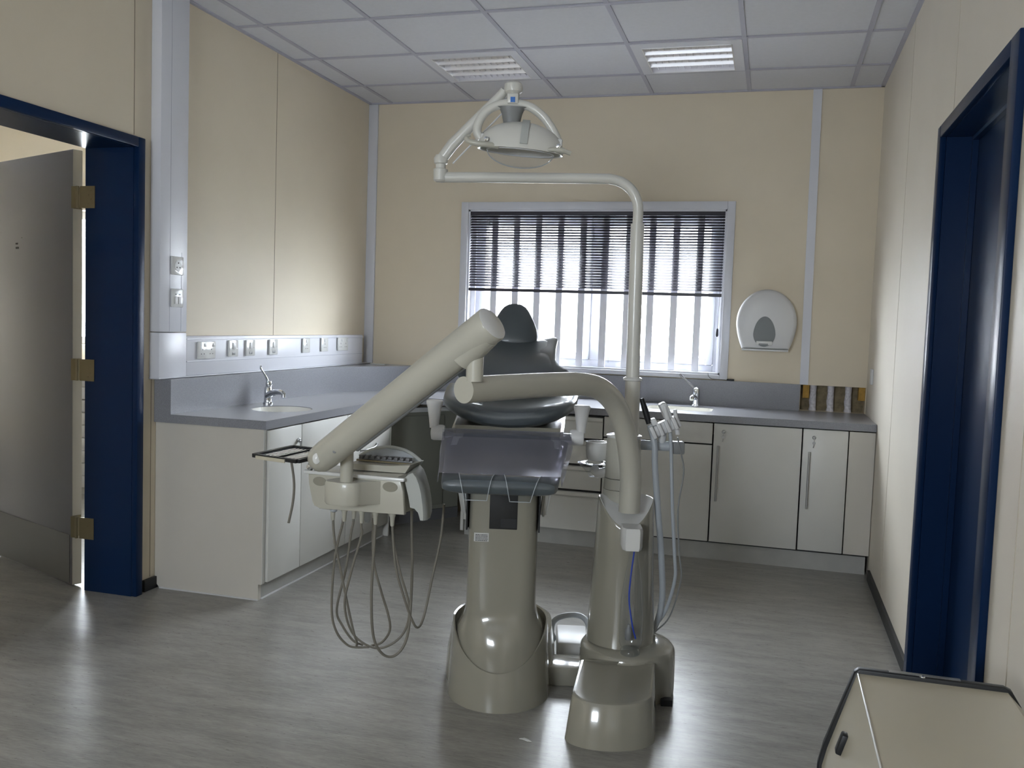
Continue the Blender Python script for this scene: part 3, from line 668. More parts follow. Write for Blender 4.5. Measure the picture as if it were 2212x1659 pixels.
# pedestal: glossy outer collar cut down at the front, column skirt inside it
bm = B(); n = 56; outer0, outer1, rim0, inner = [], [], [], []
for k in range(n):
    a = 2*PI*k/n; c, s = math.cos(a), math.sin(a)
    zt = 0.272 - 0.145*max(0.0, -s)**1.3
    def P(rx, ry, z): return (rx*c, (ry*s if s < 0 else ry*s*1.35)+0.0, z)
    outer0.append(P(0.183, 0.201, 0.0)); outer1.append(P(0.181, 0.197, 0.035)); rim0.append(P(0.169, 0.175, zt)); inner.append(P(0.163, 0.169, zt-0.003))
mid = [tuple((Vector(a)*0.45+Vector(b)*0.55)) for a, b in zip(outer1, rim0)]
rings(bm, [outer0, outer1, mid, rim0, inner, [(p[0], p[1], p[2]-0.06) for p in inner]], cap=False)
obj('base_cover', bm, 'cream_gloss', ch, CH)
def lr(hx_, hy_, z, e=3.2, cy=0.0, n=48):
    return [(hx_*math.copysign(abs(math.cos(2*PI*k/n))**(2/e), math.cos(2*PI*k/n)), cy+hy_*math.copysign(abs(math.sin(2*PI*k/n))**(2/e), math.sin(2*PI*k/n)), z) for k in range(n)]
bm = B(); rings(bm, [lr(0.206, 0.24, 0.0, cy=0.22), lr(0.206, 0.24, 0.012, cy=0.22), lr(0.202, 0.236, 0.10, cy=0.22), lr(0.188, 0.21, 0.185, cy=0.22), lr(0.17, 0.18, 0.20, cy=0.22)])
obj('base_plate', bm, 'cream_gloss', ch, CH)
bm = B(); rings(bm, [lr(0.166, 0.172, 0.05, 2.0), lr(0.164, 0.168, 0.15, 2.05), lr(0.161, 0.158, 0.205, 2.1), lr(0.154, 0.147, 0.240, 2.2), lr(0.143, 0.134, 0.266, 2.5), lr(0.132, 0.122, 0.288, 3.0), lr(0.126, 0.115, 0.31, 3.6), lr(0.123, 0.112, 0.34, 4.2), lr(0.122, 0.112, 0.45, 4.5), lr(0.122, 0.112, 0.85, 4.5)])
cl = obj('column', bm, 'cream_gloss', ch, CH)
obj('column_opening', bx(-0.046, 0.050, -0.1135, -0.10, 0.612, 0.76, bev=0.002), 'dark_gap', cl, CH)
bm = bx(-0.008, 0.048, -0.1150, -0.1136, 0.618, 0.650); obj('control_socket', bm, 'rubber_black', cl, CH)
lb = obj('rating_label', bx(-0.097, -0.046, -0.1130, -0.1120, 0.567, 0.597), 'paper', cl, CH)
bm = B(); random.seed(2)
for j in range(5):
    x = -0.092
    while x < -0.052:
        w_ = random.uniform(0.002, 0.006); box(bm, x, min(x+w_, -0.05), -0.1135, -0.1130, 0.5905-0.005*j-0.0012, 0.5905-0.005*j+0.0012); x += w_+0.0012
obj('label_print', bm, 'ink', lb, CH)
for s in (-1, 1):
    bm = prism(B(), [(-0.09, 0.60), (-0.115, 0.86), (0.14, 0.86), (0.12, 0.60)], s*0.1225, s*0.128, 'X'); obj('column_side_slot', bm, 'rubber_black', cl, CH)
# seat frame: white shells under the seat
bm = hexa(B(), [(-0.15, 0.10, 0.70), (0.15, 0.10, 0.70), (0.15, 0.50, 0.70), (-0.15, 0.50, 0.70), (-0.205, 0.06, 0.945), (0.205, 0.06, 0.945), (0.225, 0.56, 0.965), (-0.225, 0.56, 0.965)])
bmesh.ops.bevel(bm, geom=bm.edges[:], offset=0.014, segments=3, affect='EDGES'); obj('seat_frame', bm, 'cream_gloss', ch, CH)
for s in (-1, 1):
    bm = B(); pts = [(0.165*s, -0.08, 0.90), (0.140*s, -0.08, 0.66), (0.115*s, 0.0, 0.60), (0.12*s, 0.12, 0.60), (0.150*s, 0.14, 0.68), (0.185*s, 0.14, 0.92)]
    bm = hexa(B(), [(s*0.128, -0.02, 0.64), (s*0.150, -0.02, 0.64), (s*0.155, 0.16, 0.64), (s*0.128, 0.16, 0.64), (s*0.150, -0.10, 0.89), (s*0.190, -0.10, 0.90), (s*0.195, 0.16, 0.93), (s*0.15, 0.16, 0.93)])
    bmesh.ops.bevel(bm, geom=bm.edges[:], offset=0.007, segments=2, affect='EDGES'); obj('side_shell', bm, 'white_gloss', ch, CH)
    bm = tube(B(), [(s*0.190, 0.05, 0.905), (s*0.232, 0.05, 0.915)], 0.013, 14); ar = obj('armrest_post', bm, 'white_satin', ch, CH)
    bm = lathe(B(), [(0.010, 0.0), (0.025, 0.003), (0.028, 0.010), (0.028, 0.042), (0.025, 0.050), (0.010, 0.053)], ((0.222 if s > 0 else -0.275), 0.05, 0.918), 28, 'X'); obj('armrest_pivot', bm, 'white_satin', ar, CH)
    bm = lathe(B(), [(0.016, 0.0), (0.019, 0.03), (0.026, 0.075), (0.030, 0.088), (0.0302, 0.096), (0.026, 0.100), (0.0, 0.101)], (s*0.264, 0.05, 0.935), 28); obj('armrest_grip', bm, 'white_satin', ar, CH)
# leg rest
prof = [(-0.545, 0.834, 0.150, 0.006), (-0.537, 0.834, 0.166, 0.020), (-0.515, 0.8345, 0.173, 0.0275), (-0.48, 0.836, 0.177, 0.028), (-0.30, 0.852, 0.190, 0.026), (-0.10, 0.872, 0.207, 0.026), (0.08, 0.892, 0.220, 0.026), (0.14, 0.898, 0.222, 0.02)]
obj('leg_rest', cushion(prof, e=4.0), 'upholstery', ch, CH)
bm = hexa(B(), [(-0.12, -0.40, 0.792), (0.12, -0.40, 0.792), (0.15, 0.10, 0.835), (-0.15, 0.10, 0.835), (-0.14, -0.43, 0.818), (0.14, -0.43, 0.818), (0.19, 0.10, 0.868), (-0.19, 0.10, 0.868)]); obj('leg_rest_frame', bm, 'cream_gloss', ch, CH)
# seat
prof = [(0.030, 0.977, 0.125, 0.008), (0.035, 0.977, 0.155, 0.022), (0.052, 0.977, 0.186, 0.032), (0.085, 0.976, 0.214, 0.037), (0.14, 0.975, 0.238, 0.040), (0.22, 0.974, 0.252, 0.041), (0.36, 0.976, 0.262, 0.042), (0.46, 0.985, 0.266, 0.040), (0.54, 1.000, 0.262, 0.034), (0.58, 1.006, 0.245, 0.018)]
st = obj('seat_cushion', cushion(prof, e=2.9, bowl=0.055, wref=0.26), 'upholstery', ch, CH)
# backrest
prof = [(0.50, 1.015, 0.20, 0.014), (0.53, 1.030, 0.235, 0.028), (0.58, 1.050, 0.225, 0.034), (0.66, 1.083, 0.192, 0.034), (0.74, 1.112, 0.175, 0.034), (0.84, 1.146, 0.176, 0.034), (0.94, 1.178, 0.180, 0.034), (1.02, 1.200, 0.187, 0.034), (1.05, 1.209, 0.184, 0.033), (1.08, 1.217, 0.176, 0.030), (1.103, 1.223, 0.160, 0.024), (1.120, 1.227, 0.132, 0.012)]
bk = obj('backrest', cushion([(p[0], p[1]-0.014 if p[0] > 0.9 else p[1], p[2], p[3]) for p in prof], e=2.6, bowl=0.060, wref=0.19), 'upholstery', ch, CH)
prof2 = [(0.56, 1.040, 0.19, 0.010), (0.60, 1.056, 0.188, 0.024), (0.68, 1.088, 0.162, 0.026), (0.78, 1.123, 0.150, 0.026), (0.90, 1.163, 0.148, 0.026), (1.02, 1.201, 0.146, 0.026), (1.07, 1.216, 0.130, 0.018), (1.08, 1.219, 0.115, 0.010)]
obj('backrest_inset', cushion([(p[0]-0.008, p[1]+(0.024 if p[0] < 0.9 else 0.006), p[2], p[3]) for p in prof2], e=3.0, bowl=0.030, wref=0.16), 'upholstery', bk, CH)
bm = tube(B(), [(0, 1.08, 1.20), (0, 1.20, 1.26)], 0.022, 16); obj('headrest_stem', bm, 'grey_plastic', ch, CH)
prof = [(1.122, 1.203, 0.060, 0.010), (1.127, 1.212, 0.088, 0.026), (1.138, 1.230, 0.105, 0.036), (1.155, 1.256, 0.112, 0.042), (1.174, 1.286, 0.109, 0.044), (1.193, 1.316, 0.098, 0.042), (1.210, 1.344, 0.083, 0.038), (1.223, 1.367, 0.070, 0.034), (1.233, 1.387, 0.055, 0.028), (1.239, 1.398, 0.038, 0.020), (1.242, 1.403, 0.018, 0.010)]
hd = obj('headrest', cushion([(p[0]-0.01, p[1]+0.006, p[2], p[3]) for p in prof], e=2.3, bowl=-0.004, wref=0.1), 'upholstery', ch, CH @ T((-0.020, -0.100, -0.004)))

# clear cover over the leg rest
pc = thing('plastic_cover', 'clear plastic protector draped over the foot end of the dental chair', 'cover', (O[0], O[1], 0.88), TH)
bm = B(); rs = []
N = 28
for (y, z, hw, drop) in ((0.05, 0.935, 0.232, 0.055), (0.0, 0.914, 0.228, 0.040), (-0.10, 0.9035, 0.221, 0.035), (-0.25, 0.8865, 0.205, 0.034), (-0.40, 0.8735, 0.192, 0.032), (-0.50, 0.8665, 0.183, 0.030)):
    rg = []
    for k in range(N+1):
        u = -1+2*k/N; a = abs(u); x = hw*math.copysign(min(a/0.86, 1.0), u); zz = z - (drop*((a-0.86)/0.14)**1.0 if a > 0.86 else 0.0)
        rg.append((x+math.copysign(0.004*max(0, a-0.86)/0.14, u), y, zz))
    rs.append(rg)
rings(bm, rs, closed_u=False, cap=False)
cvr = obj('sheet', bm, 'cover_plastic', pc, CH); so = cvr.modifiers.new('s', 'SOLIDIFY'); so.thickness = 0.0015
FL = ((-0.500, 0.8665), (-0.532, 0.8645), (-0.550, 0.855), (-0.556, 0.838), (-0.553, 0.816), (-0.545, 0.795))
for (ta, tb, ba_, bb_) in ((-0.122, -0.016, -0.100, -0.034), (0.014, 0.124, 0.034, 0.094)):
    bm = B(); rs = []
    for i, (y, z) in enumerate(FL):
        q = i/(len(FL)-1); xa, xb = ta+(ba_-ta)*q, tb+(bb_-tb)*q
        rs.append([(xa+(xb-xa)*k/12, y-0.002, z) for k in range(13)])
    rings(bm, rs, closed_u=False, cap=False); edge = [r[0] for r in rs]+list(rs[-1][1:-1])+[r[-1] for r in reversed(rs)]
    fl = obj('front_flap', bm, 'clear_plastic', pc, CH); so = fl.modifiers.new('s', 'SOLIDIFY'); so.thickness = 0.0012
    obj('flap_edge', tube(B(), edge, 0.0011, 6), 'hose_cool', fl, CH)
bm = B(); box(bm, -0.228, 0.228, -0.004, 0.0, 0.914, 0.938); obj('rear_strip', bm, 'clear_plastic', pc, CH)

# ------------------------------------------------------------------ cuspidor unit (same local frame)
un = thing('cuspidor_unit', 'cream glossy cuspidor tower with bent support arm, right of the dental chair', 'dental unit', (O[0]+0.44, O[1]+0.15, 0), TH)
# stepped box on the floor in front
def stadium(x0, x1, yb, yf, z, inset=0.0, n=20, zf=None, skew=0.0):
    cx = (x0+x1)/2; hw = (x1-x0)/2-inset; out = []
    ry = hw*0.62
    ys = yf+ry+inset*0.4
    for k in range(n+1):
        a = PI+PI*k/n; out.append((cx+hw*math.cos(a)+skew, ys+ry*math.sin(a)))
    out.append((cx+hw+skew*0, yb)); out.append((cx-hw+skew*0, yb))
    return [(x+0.050*(y-yf)/(yb-yf), y, (z if zf is None else zf+(z-zf)*min(1, max(0, (y-yf)/(yb-yf)))+0.010*((x-cx)/hw)**2*min(1, max(0, (y-yf)/(yb-yf))*2))) for x, y in out]
bm = B(); rings(bm, [stadium(0.218, 0.506, -0.09, -0.435, 0.0), stadium(0.221, 0.504, -0.09, -0.430, 0.02), stadium(0.236, 0.497, -0.09, -0.412, 0.137, zf=0.127), stadium(0.240, 0.493, -0.09, -0.405, 0.147, zf=0.136), stadium(0.247, 0.487, -0.09, -0.396, 0.149, zf=0.138)], cap=False)
fr_ = stadium(0.247, 0.487, -0.09, -0.396, 0.149, zf=0.138)
top_ = [[(0.369+0.050*(y+0.396)/0.306+(x-0.369-0.050*(y+0.396)/0.306)*q, y, 0.138+(0.147-0.138)*min(1, max(0, (y+0.396)/0.306))+(z-(0.138+(0.149-0.138)*min(1, max(0, (y+0.396)/0.306))))*q*q) for x, y, z in fr_] for q in (1.0, 0.8, 0.6, 0.4, 0.2, 0.0)]
rings(bm, top_, cap=False); bmesh.ops.remove_doubles(bm, verts=bm.verts, dist=1e-5); obj('foot_cover', bm, 'cream_gloss', un, CH)
UC = (0.464, 0.075)
bm = lathe(B(), [(0.172, 0.0), (0.174, 0.02), (0.173, 0.145), (0.170, 0.162), (0.160, 0.174), (0.140, 0.182), (0.105, 0.190)], (UC[0], UC[1], 0), 64); obj('base_disc', bm, 'cream_gloss', un, CH)
obj('base_notch', bx(UC[0]+0.110, UC[0]+0.150, UC[1]-0.150, UC[1]-0.12, 0.0, 0.022), 'rubber_black', un, CH)
# tower column with scooped top
bm = B(); n = 64; cx, cy = 0.436, 0.075; rr_ = []
def cyl_ring(r, zf):
    return [(cx+r*math.cos(2*PI*k/n), cy+r*1.02*math.sin(2*PI*k/n), zf(2*PI*k/n)) for k in range(n)]
top = lambda a: 0.706 - 0.092*max(0.0, -math.sin(a))**2.0
rings(bm, [cyl_ring(0.122, lambda a: 0.185), cyl_ring(0.118, lambda a: 0.30), cyl_ring(0.108, lambda a: 0.50), cyl_ring(0.1005, lambda a: top(a)-0.012), cyl_ring(0.099, lambda a: top(a)-0.003), cyl_ring(0.097, lambda a: top(a))], cap=False)
tw = obj('tower', bm, 'cream_gloss', un, CH)
bm = B(); rings(bm, [cyl_ring(0.0972, lambda a: top(a)+0.0002), cyl_ring(0.094, lambda a: top(a)), cyl_ring(0.088, lambda a: top(a)-0.008), cyl_ring(0.070, lambda a: 0.612+(top(a)-0.612)*0.45), cyl_ring(0.045, lambda a: 0.612)])
obj('tower_dish', bm, 'white_gloss', tw, CH)
bm = lathe(B(), [(0.070, 0.60), (0.069, 0.727), (0.068, 0.728)], (0.425, 0.125, 0), 40)
box; ub = obj('upper_body', bm, 'cream_arm', un, CH)
obj('upper_band', lathe(B(), [(0.0685, 0.7295), (0.066, 0.768)], (0.425, 0.125, 0), 40), 'cream_arm', ub, CH)
obj('upper_cap', lathe(B(), [(0.0655, 0.770), (0.063, 0.905), (0.060, 0.918), (0.050, 0.924), (0.0, 0.926)], (0.425, 0.125, 0), 40), 'cream_arm', ub, CH)
bm = lathe(B(), [(0.062, 0.0), (0.064, 0.003), (0.064, 0.008), (0.060, 0.010)], (0.425, 0.125, 0.917), 40); obj('rim', bm, 'white_gloss', ub, CH)
# bent support arm
A0 = Vector((0.440, -0.020, 0)); A1 = Vector((-0.100, -0.690, 0)); dv = A1-A0
pts = [(0, 0.672), (0, 0.72), (0, 0.79), (0.018, 0.87), (0.045, 0.94), (0.088, 1.01), (0.15, 1.068), (0.235, 1.11), (0.33, 1.128), (0.45, 1.133), (0.70, 1.133), (1.0, 1.130)]
pts = [tuple(A0+dv*s+Vector((0, 0, z))) for s, z in pts]
sa = obj('support_arm', tube(B(), pts, 0.0375, 32, sm=5), 'cream_arm', un, CH)
# cover nose and bottle connector
bm = B(); rings(bm, [[(0.447+x*s, -0.085+y, z) for x, y in ((-0.036, 0.055), (0.036, 0.055), (0.036, -0.01), (0.024, -0.030), (-0.024, -0.030), (-0.036, -0.01))] for s, z in ((0.9, 0.555), (1.0, 0.565), (1.0, 0.622), (0.92, 0.632))])
obj('bottle_holder', bm, 'white_gloss', un, CH)
# spittoon bowl on the left side of the upper body
sp = obj('bowl_arm', tube(B(), [(0.375, 0.13, 0.79), (0.340, 0.16, 0.775), (0.322, 0.18, 0.79)], 0.018, 14, sm=4), 'white_gloss', un, CH)
obj('spittoon_bowl', lathe(B(), [(0.030, 0.0), (0.036, 0.006), (0.040, 0.03), (0.0415, 0.062), (0.0415, 0.070), (0.038, 0.070), (0.036, 0.03), (0.02, 0.012)], (0.332, 0.20, 0.818), 32), 'white_gloss', sp, CH)
obj('bowl_saucer', lathe(B(), [(0.018, -0.045), (0.035, -0.02), (0.060, 0.004), (0.062, 0.008), (0.05, 0.008), (0.03, 0.0)], (0.325, 0.20, 0.800), 32), 'clear_plastic', sp, CH)
# holder bracket and block on the right
ba = obj('assistant_bracket', tube(B(), [(0.48, 0.12, 0.892), (0.625, 0.10, 0.893)], 0.018, 20), 'hose_cool', un, CH)
obj('bracket_end', bx(0.590, 0.640, 0.078, 0.122, 0.868, 0.912, bev=0.005), 'grey_plastic', ba, CH)
HF = CH @ T((0.565, 0.10, 0.965)) @ Matrix.Rotation(-0.45, 4, 'Y')
bm = bx(-0.058, 0.058, -0.03, 0.03, -0.024, 0.020, bev=0.010, seg=3); hb = obj('instrument_holder', bm, 'white_satin', ba, HF)
for k in range(4):
    bm = bx(-0.055+0.028*k, -0.041+0.028*k, -0.048, -0.030, -0.022, 0.024, bev=0.003); obj('holder_fork', bm, 'white_satin', hb, HF)
bm = bx(0.012, 0.040, -0.028, 0.030, 0.02, 0.082, bev=0.008); obj('upright_cradle', bm, 'white_satin', hb, HF)
bm = bx(-0.040, -0.018, -0.036, 0.01, 0.02, 0.045, bev=0.006); obj('small_cradle', bm, 'white_satin', hb, HF)
obj('post', tube(B(), [(0.56, 0.11, 0.90), (0.562, 0.10, 0.955)], 0.014, 14), 'white_satin', hb, CH)
# low service duct joining chair and unit, junction box and hose loop
obj('service_duct', bx(0.15, 0.32, 0.06, 0.20, 0.0, 0.07, bev=0.006), 'cream_gloss', un, CH)
obj('junction_box', bx(0.215, 0.335, 0.28, 0.50, 0.0, 0.085, bev=0.008), 'white_satin', un, CH)
obj('hose_loop', tube(B(), [(0.165, 0.34, 0.05), (0.200, 0.34, 0.078), (0.192, 0.36, 0.10), (0.200, 0.38, 0.135), (0.235, 0.38, 0.158), (0.288, 0.37, 0.168), (0.325, 0.34, 0.160), (0.345, 0.27, 0.125), (0.36, 0.22, 0.09)], 0.011, 14, sm=6), 'hose_cool', un, CH)

# clear water bottle
wb_ = thing('water_bottle', 'clear water bottle with a blue dip tube hanging on the cuspidor tower', 'bottle', (O[0]+0.47, O[1]-0.0, 0.22), TH)
bc = (0.455, -0.098)
bm = lathe(B(), [(0.016, 0.555), (0.016, 0.535), (0.022, 0.50), (0.032, 0.44), (0.0385, 0.38), (0.040, 0.33), (0.040, 0.235), (0.034, 0.218), (0.020, 0.214), (0.0, 0.216)], (*bc, 0), 32, cap=False)
bo = obj('bottle', bm, 'glass', wb_, CH)
obj('dip_tube', tube(B(), [(bc[0], bc[1], 0.55), (bc[0]-0.008, bc[1], 0.46), (bc[0]-0.010, bc[1], 0.38), (bc[0]+0.005, bc[1], 0.29), (bc[0]+0.018, bc[1], 0.245)], 0.0028, 8, sm=5), 'blue_tube', wb_, CH)
obj('filter_weight', lathe(B(), [(0.004, 0.055), (0.006, 0.045), (0.011, 0.036), (0.012, 0.005), (0.009, 0.0)], (bc[0]-0.008, bc[1], 0.240), 14), 'grey_plastic', wb_, CH)
obj('bottle_base', lathe(B(), [(0.030, 0.190), (0.034, 0.194), (0.033, 0.206), (0.028, 0.212)], (*bc, 0), 28), 'clear_plastic', wb_, CH)

# handpieces in the holder with their hoses
def handset(label, tip, foot, hose, r, hr, cm, hm='hose_cool'):
    o = thing('suction_handpiece', label, 'handpiece', (O[0]+0.58, O[1]+0.2, 0.9), TH, 'handpieces in the assistant holder')
    obj('handpiece', tube(B(), [foot, tuple((Vector(foot)+Vector(tip))/2), tip], [r, r*1.15, r*0.8], 14), cm, o, CH)
    obj('hose', tube(B(), hose, hr, 12, sm=6), hm, o, CH); return o
handset('black tipped suction handpiece with a thick grey hose, leftmost in the holder', (0.478, 0.085, 1.065), (0.508, 0.08, 0.975), [(0.512, 0.08, 0.97), (0.530, 0.070, 0.90), (0.534, 0.07, 0.83), (0.554, 0.08, 0.66), (0.575, 0.09, 0.49), (0.586, 0.10, 0.32), (0.560, 0.12, 0.20), (0.52, 0.14, 0.16)], 0.010, 0.0115, 'rubber_black')
handset('white suction handpiece with a medium grey hose, middle of the holder', (0.560, 0.075, 1.040), (0.583, 0.075, 0.955), [(0.584, 0.075, 0.95), (0.590, 0.07, 0.88), (0.605, 0.07, 0.663), (0.622, 0.08, 0.493), (0.628, 0.09, 0.407), (0.603, 0.11, 0.285), (0.555, 0.14, 0.19)], 0.009, 0.0065, 'white_satin')
handset('slim white syringe with a thin grey hose, rightmost in the holder', (0.598, 0.078, 1.030), (0.612, 0.078, 0.94), [(0.612, 0.078, 0.93), (0.628, 0.08, 0.87), (0.640, 0.08, 0.80), (0.626, 0.08, 0.664), (0.640, 0.09, 0.50), (0.650, 0.09, 0.408), (0.620, 0.12, 0.26), (0.57, 0.16, 0.18)], 0.008, 0.0028, 'white_satin', 'grey_plastic')

# ------------------------------------------------------------------ delivery unit
def L2W(p): v = CH @ Vector(p); return v
dl = thing('delivery_unit', 'cream delivery unit hanging from a thick sloping arm, left of the dental chair', 'dental unit', (1.52, -3.2, 0.70))
obj('pivot_post', tube(B(), [(-0.071, -0.685, 1.155), (-0.071, -0.685, 1.30)], 0.0240, 24), 'cream_arm', dl, CH)
up = (-0.040, -0.712, 1.304); lo = (-0.560, -0.395, 0.880)
U, Lw = Vector(up), Vector(lo); dr_ = (U-Lw).normalized()
pts = [tuple(Lw-dr_*0.043), tuple(Lw-dr_*0.040), tuple(Lw-dr_*0.030), tuple(Lw-dr_*0.012), tuple(Lw+dr_*0.02), tuple(Lw+dr_*0.3), tuple(U-dr_*0.02), tuple(U+dr_*0.018), tuple(U+dr_*0.021)]
arm = obj('swing_arm', tube(B(), pts, [0.012, 0.022, 0.034, 0.043, 0.046, 0.048, 0.0505, 0.0505, 0.049], 36), 'cream_arm', dl, CH)
pts = [tuple(U+dr_*0.0212), tuple(U+dr_*0.023)]; obj('end_cap', tube(B(), pts, [0.0485, 0.046], 36), 'white_gloss', arm, CH)
obj('joint_housing', tube(B(), [tuple(U-dr_*0.10+Vector((0.0, 0, -0.030))), tuple(U+dr_*0.0+Vector((0.0, 0, -0.016)))], 0.040, 28), 'cream_arm', arm, CH)
obj('screw_cover', lathe(B(), [(0.013, 0.0), (0.012, -0.005), (0.006, -0.008), (0.0, -0.009)], (Lw.x-0.006, Lw.y-0.0455, Lw.z+0.004), 20, 'Y', sy=1.4), 'white_gloss', arm, CH)
for q in (0.10, 0.88):
    c_ = Lw.lerp(U, q); obj('screw', lathe(B(), [(0.006, 0.0), (0.005, -0.0015), (0.0, -0.002)], (c_.x+0.004, c_.y-0.0475, c_.z-0.010), 14, 'Y'), 'grey_plastic', arm, CH)
PX = 1.512; PY = -3.335
obj('lower_post', tube(B(), [(PX, PY, 0.80), (PX, PY, 0.90)], 0.0205, 24), 'cream_arm', dl)
obj('underarm_cable', tube(B(), [tuple(L2W(Lw.lerp(U, 0.20)+Vector((0.014, 0.01, -0.044)))), tuple(L2W(Lw.lerp(U, 0.5)+Vector((0.014, 0.01, -0.046)))), tuple(L2W(Lw.lerp(U, 0.93)+Vector((0.014, 0.01, -0.044))))], 0.011, 12), 'grey_plastic', dl)
# back plate bracket
bm = B(); n = 18
def brk(z, s=1.0):
    o_ = []
    for k in range(n+1):
        a = PI+PI*k/n; o_.append((PX-0.010+0.062*s*math.cos(a), PY+0.0+0.040*s*math.sin(a), z))
    o_ += [(1.61, -3.282, z), (1.458, -3.282, z)]
    return o_
rings(bm, [brk(0.728, 0.92), brk(0.734), brk(0.794), brk(0.802, 0.93)]); obj('head_bracket', bm, 'cream_arm', dl)
# housing: flat back plate towards the camera, curved side to the right, deck on top
prof = [(1.350, 0.805), (1.672, 0.812), (1.684, 0.775), (1.690, 0.700), (1.395, 0.694), (1.374, 0.702), (1.366, 0.72), (1.352, 0.775)]
bm = prism(B(), prof, -3.285, -3.265, 'Y', bev=0.003); hp = obj('back_plate', bm, 'cream_arm', dl)
for x, z, a in ((1.392, 0.784, 0.024), (1.640, 0.786, 0.026)):
    obj('oval_inset', lathe(B(), [(a, 0), (a*0.97, -0.001), (0, -0.001)], (x, -3.285, z), 28, 'Y', sy=0.62), 'cream_gloss', hp)
prof = [(1.345, 0.808), (1.675, 0.816), (1.692, 0.790), (1.700, 0.720), (1.700, 0.700), (1.40, 0.693), (1.37, 0.70), (1.352, 0.75)]
bm = prism(B(), [(x-0.02 if x > 1.6 else x, z) for x, z in prof], -3.264, -3.10, 'Y', bev=0.006); hs = obj('housing', bm, 'cream_arm', dl)
# rounded shroud on the right end
bm = B(); rs = []
for (y, k_, dx_) in ((-3.268, 0.80, 0.012), (-3.255, 0.95, 0.010), (-3.22, 1.0, 0.004), (-3.17, 1.0, -0.012), (-3.12, 1.0, -0.028), (-3.10, 0.9, -0.032)):
    rg = []
    for (x, z) in ((1.665, 0.814), (1.685, 0.828), (1.700, 0.834), (1.716, 0.820), (1.728, 0.798), (1.738, 0.770), (1.745, 0.738), (1.749, 0.710), (1.750, 0.684), (1.738, 0.684), (1.728, 0.708), (1.712, 0.720), (1.694, 0.722), (1.684, 0.760)):
        rg.append((1.68+(x-1.68)*k_+dx_, y, z))
    rs.append(rg)
rings(bm, rs); obj('end_shroud', bm, 'head_side', hs)
bm = bx(1.335, 1.690, -3.292, -3.278, 0.806, 0.818, bev=0.004)
obj('deck_edge', bm, 'white_gloss', hs)
# top deck: raised rear panel with instrument rack
bm = prism(B(), [(1.43, 0.816), (1.655, 0.818), (1.672, 0.846), (1.60, 0.838), (1.45, 0.836)], -3.20, -3.08, 'Y'); obj('rack_bed', bm, 'cream_arm', hs)
rk = obj('instrument_rack', bx(1.46, 1.655, -3.14, -3.125, 0.835, 0.850, bev=0.002), 'grey_plastic', hs)
bm = B()
for k in range(9): box(bm, 1.466+0.021*k, 1.479+0.021*k, -3.150, -3.12, 0.848, 0.858, bev=0.001)
obj('rack_teeth', bm, 'kick_grey', rk)
obj('brass_strip', bx(1.46, 1.660, -3.158, -3.150, 0.840, 0.845), 'brass', rk)
bm = B(); rs = []
obj('grab_handle', tube(B(), [(1.44, -3.09, 0.845), (1.48, -3.085, 0.868), (1.54, -3.08, 0.882), (1.60, -3.082, 0.876), (1.645, -3.09, 0.858), (1.672, -3.10, 0.842)], 0.006, 12, sm=6), 'head_side', hs)
bm = B(); arc = [(1.44, 0.843), (1.48, 0.866), (1.54, 0.879), (1.60, 0.873), (1.645, 0.856), (1.665, 0.843)]
prism(bm, arc, -3.092, -3.087, 'Y'); obj('handle_shield', bm, 'hose_cool', hs)
# instruments with hoses under the housing
HZ = [
 ('h', [(1.394, -3.19, 0.70), (1.396, -3.19, 0.62), (1.400, -3.18, 0.55), (1.407, -3.17, 0.504), (1.430, -3.15, 0.364), (1.446, -3.12, 0.239), (1.450, -3.10, 0.195), (1.440, -3.08, 0.175)]),
 ('h', [(1.436, -3.19, 0.70), (1.430, -3.19, 0.63), (1.411, -3.18, 0.568), (1.391, -3.17, 0.471), (1.377, -3.15, 0.31), (1.388, -3.13, 0.231), (1.412, -3.10, 0.182), (1.440, -3.08, 0.168), (1.480, -3.06, 0.168)]),
 ('h', [(1.447, -3.14, 0.70), (1.446, -3.14, 0.63), (1.438, -3.14, 0.586), (1.417, -3.13, 0.458), (1.381, -3.12, 0.311), (1.393, -3.10, 0.248), (1.425, -3.08, 0.192), (1.455, -3.06, 0.172)]),
 ('h', [(1.500, -3.19, 0.70), (1.498, -3.19, 0.63), (1.495, -3.18, 0.592), (1.456, -3.17, 0.462), (1.425, -3.15, 0.348), (1.430, -3.12, 0.253), (1.463, -3.10, 0.201), (1.520, -3.07, 0.172), (1.581, -3.05, 0.203), (1.613, -3.04, 0.261), (1.619, -3.05, 0.340), (1.594, -3.07, 0.446), (1.568, -3.08, 0.568), (1.563, -3.08, 0.70)]),
 ('h', [(1.503, -3.10, 0.70), (1.501, -3.10, 0.60), (1.507, -3.10, 0.483), (1.534, -3.09, 0.377), (1.556, -3.08, 0.301), (1.556, -3.06, 0.238), (1.523, -3.05, 0.188), (1.480, -3.05, 0.168)]),
 ('h', [(1.550, -3.19, 0.70), (1.549, -3.19, 0.62), (1.546, -3.19, 0.535), (1.537, -3.18, 0.393), (1.538, -3.16, 0.251), (1.556, -3.13, 0.182), (1.587, -3.10, 0.163), (1.618, -3.08, 0.199), (1.632, -3.07, 0.279), (1.633, -3.06, 0.466), (1.627, -3.06, 0.60), (1.625, -3.06, 0.70)]),
 ('h', [(1.610, -3.19, 0.70), (1.612, -3.19, 0.62), (1.623, -3.18, 0.496), (1.642, -3.16, 0.405), (1.660, -3.13, 0.320), (1.673, -3.10, 0.275), (1.680, -3.06, 0.300), (1.695, -3.03, 0.427), (1.719, -3.02, 0.568), (1.728, -3.02, 0.69)]),
]
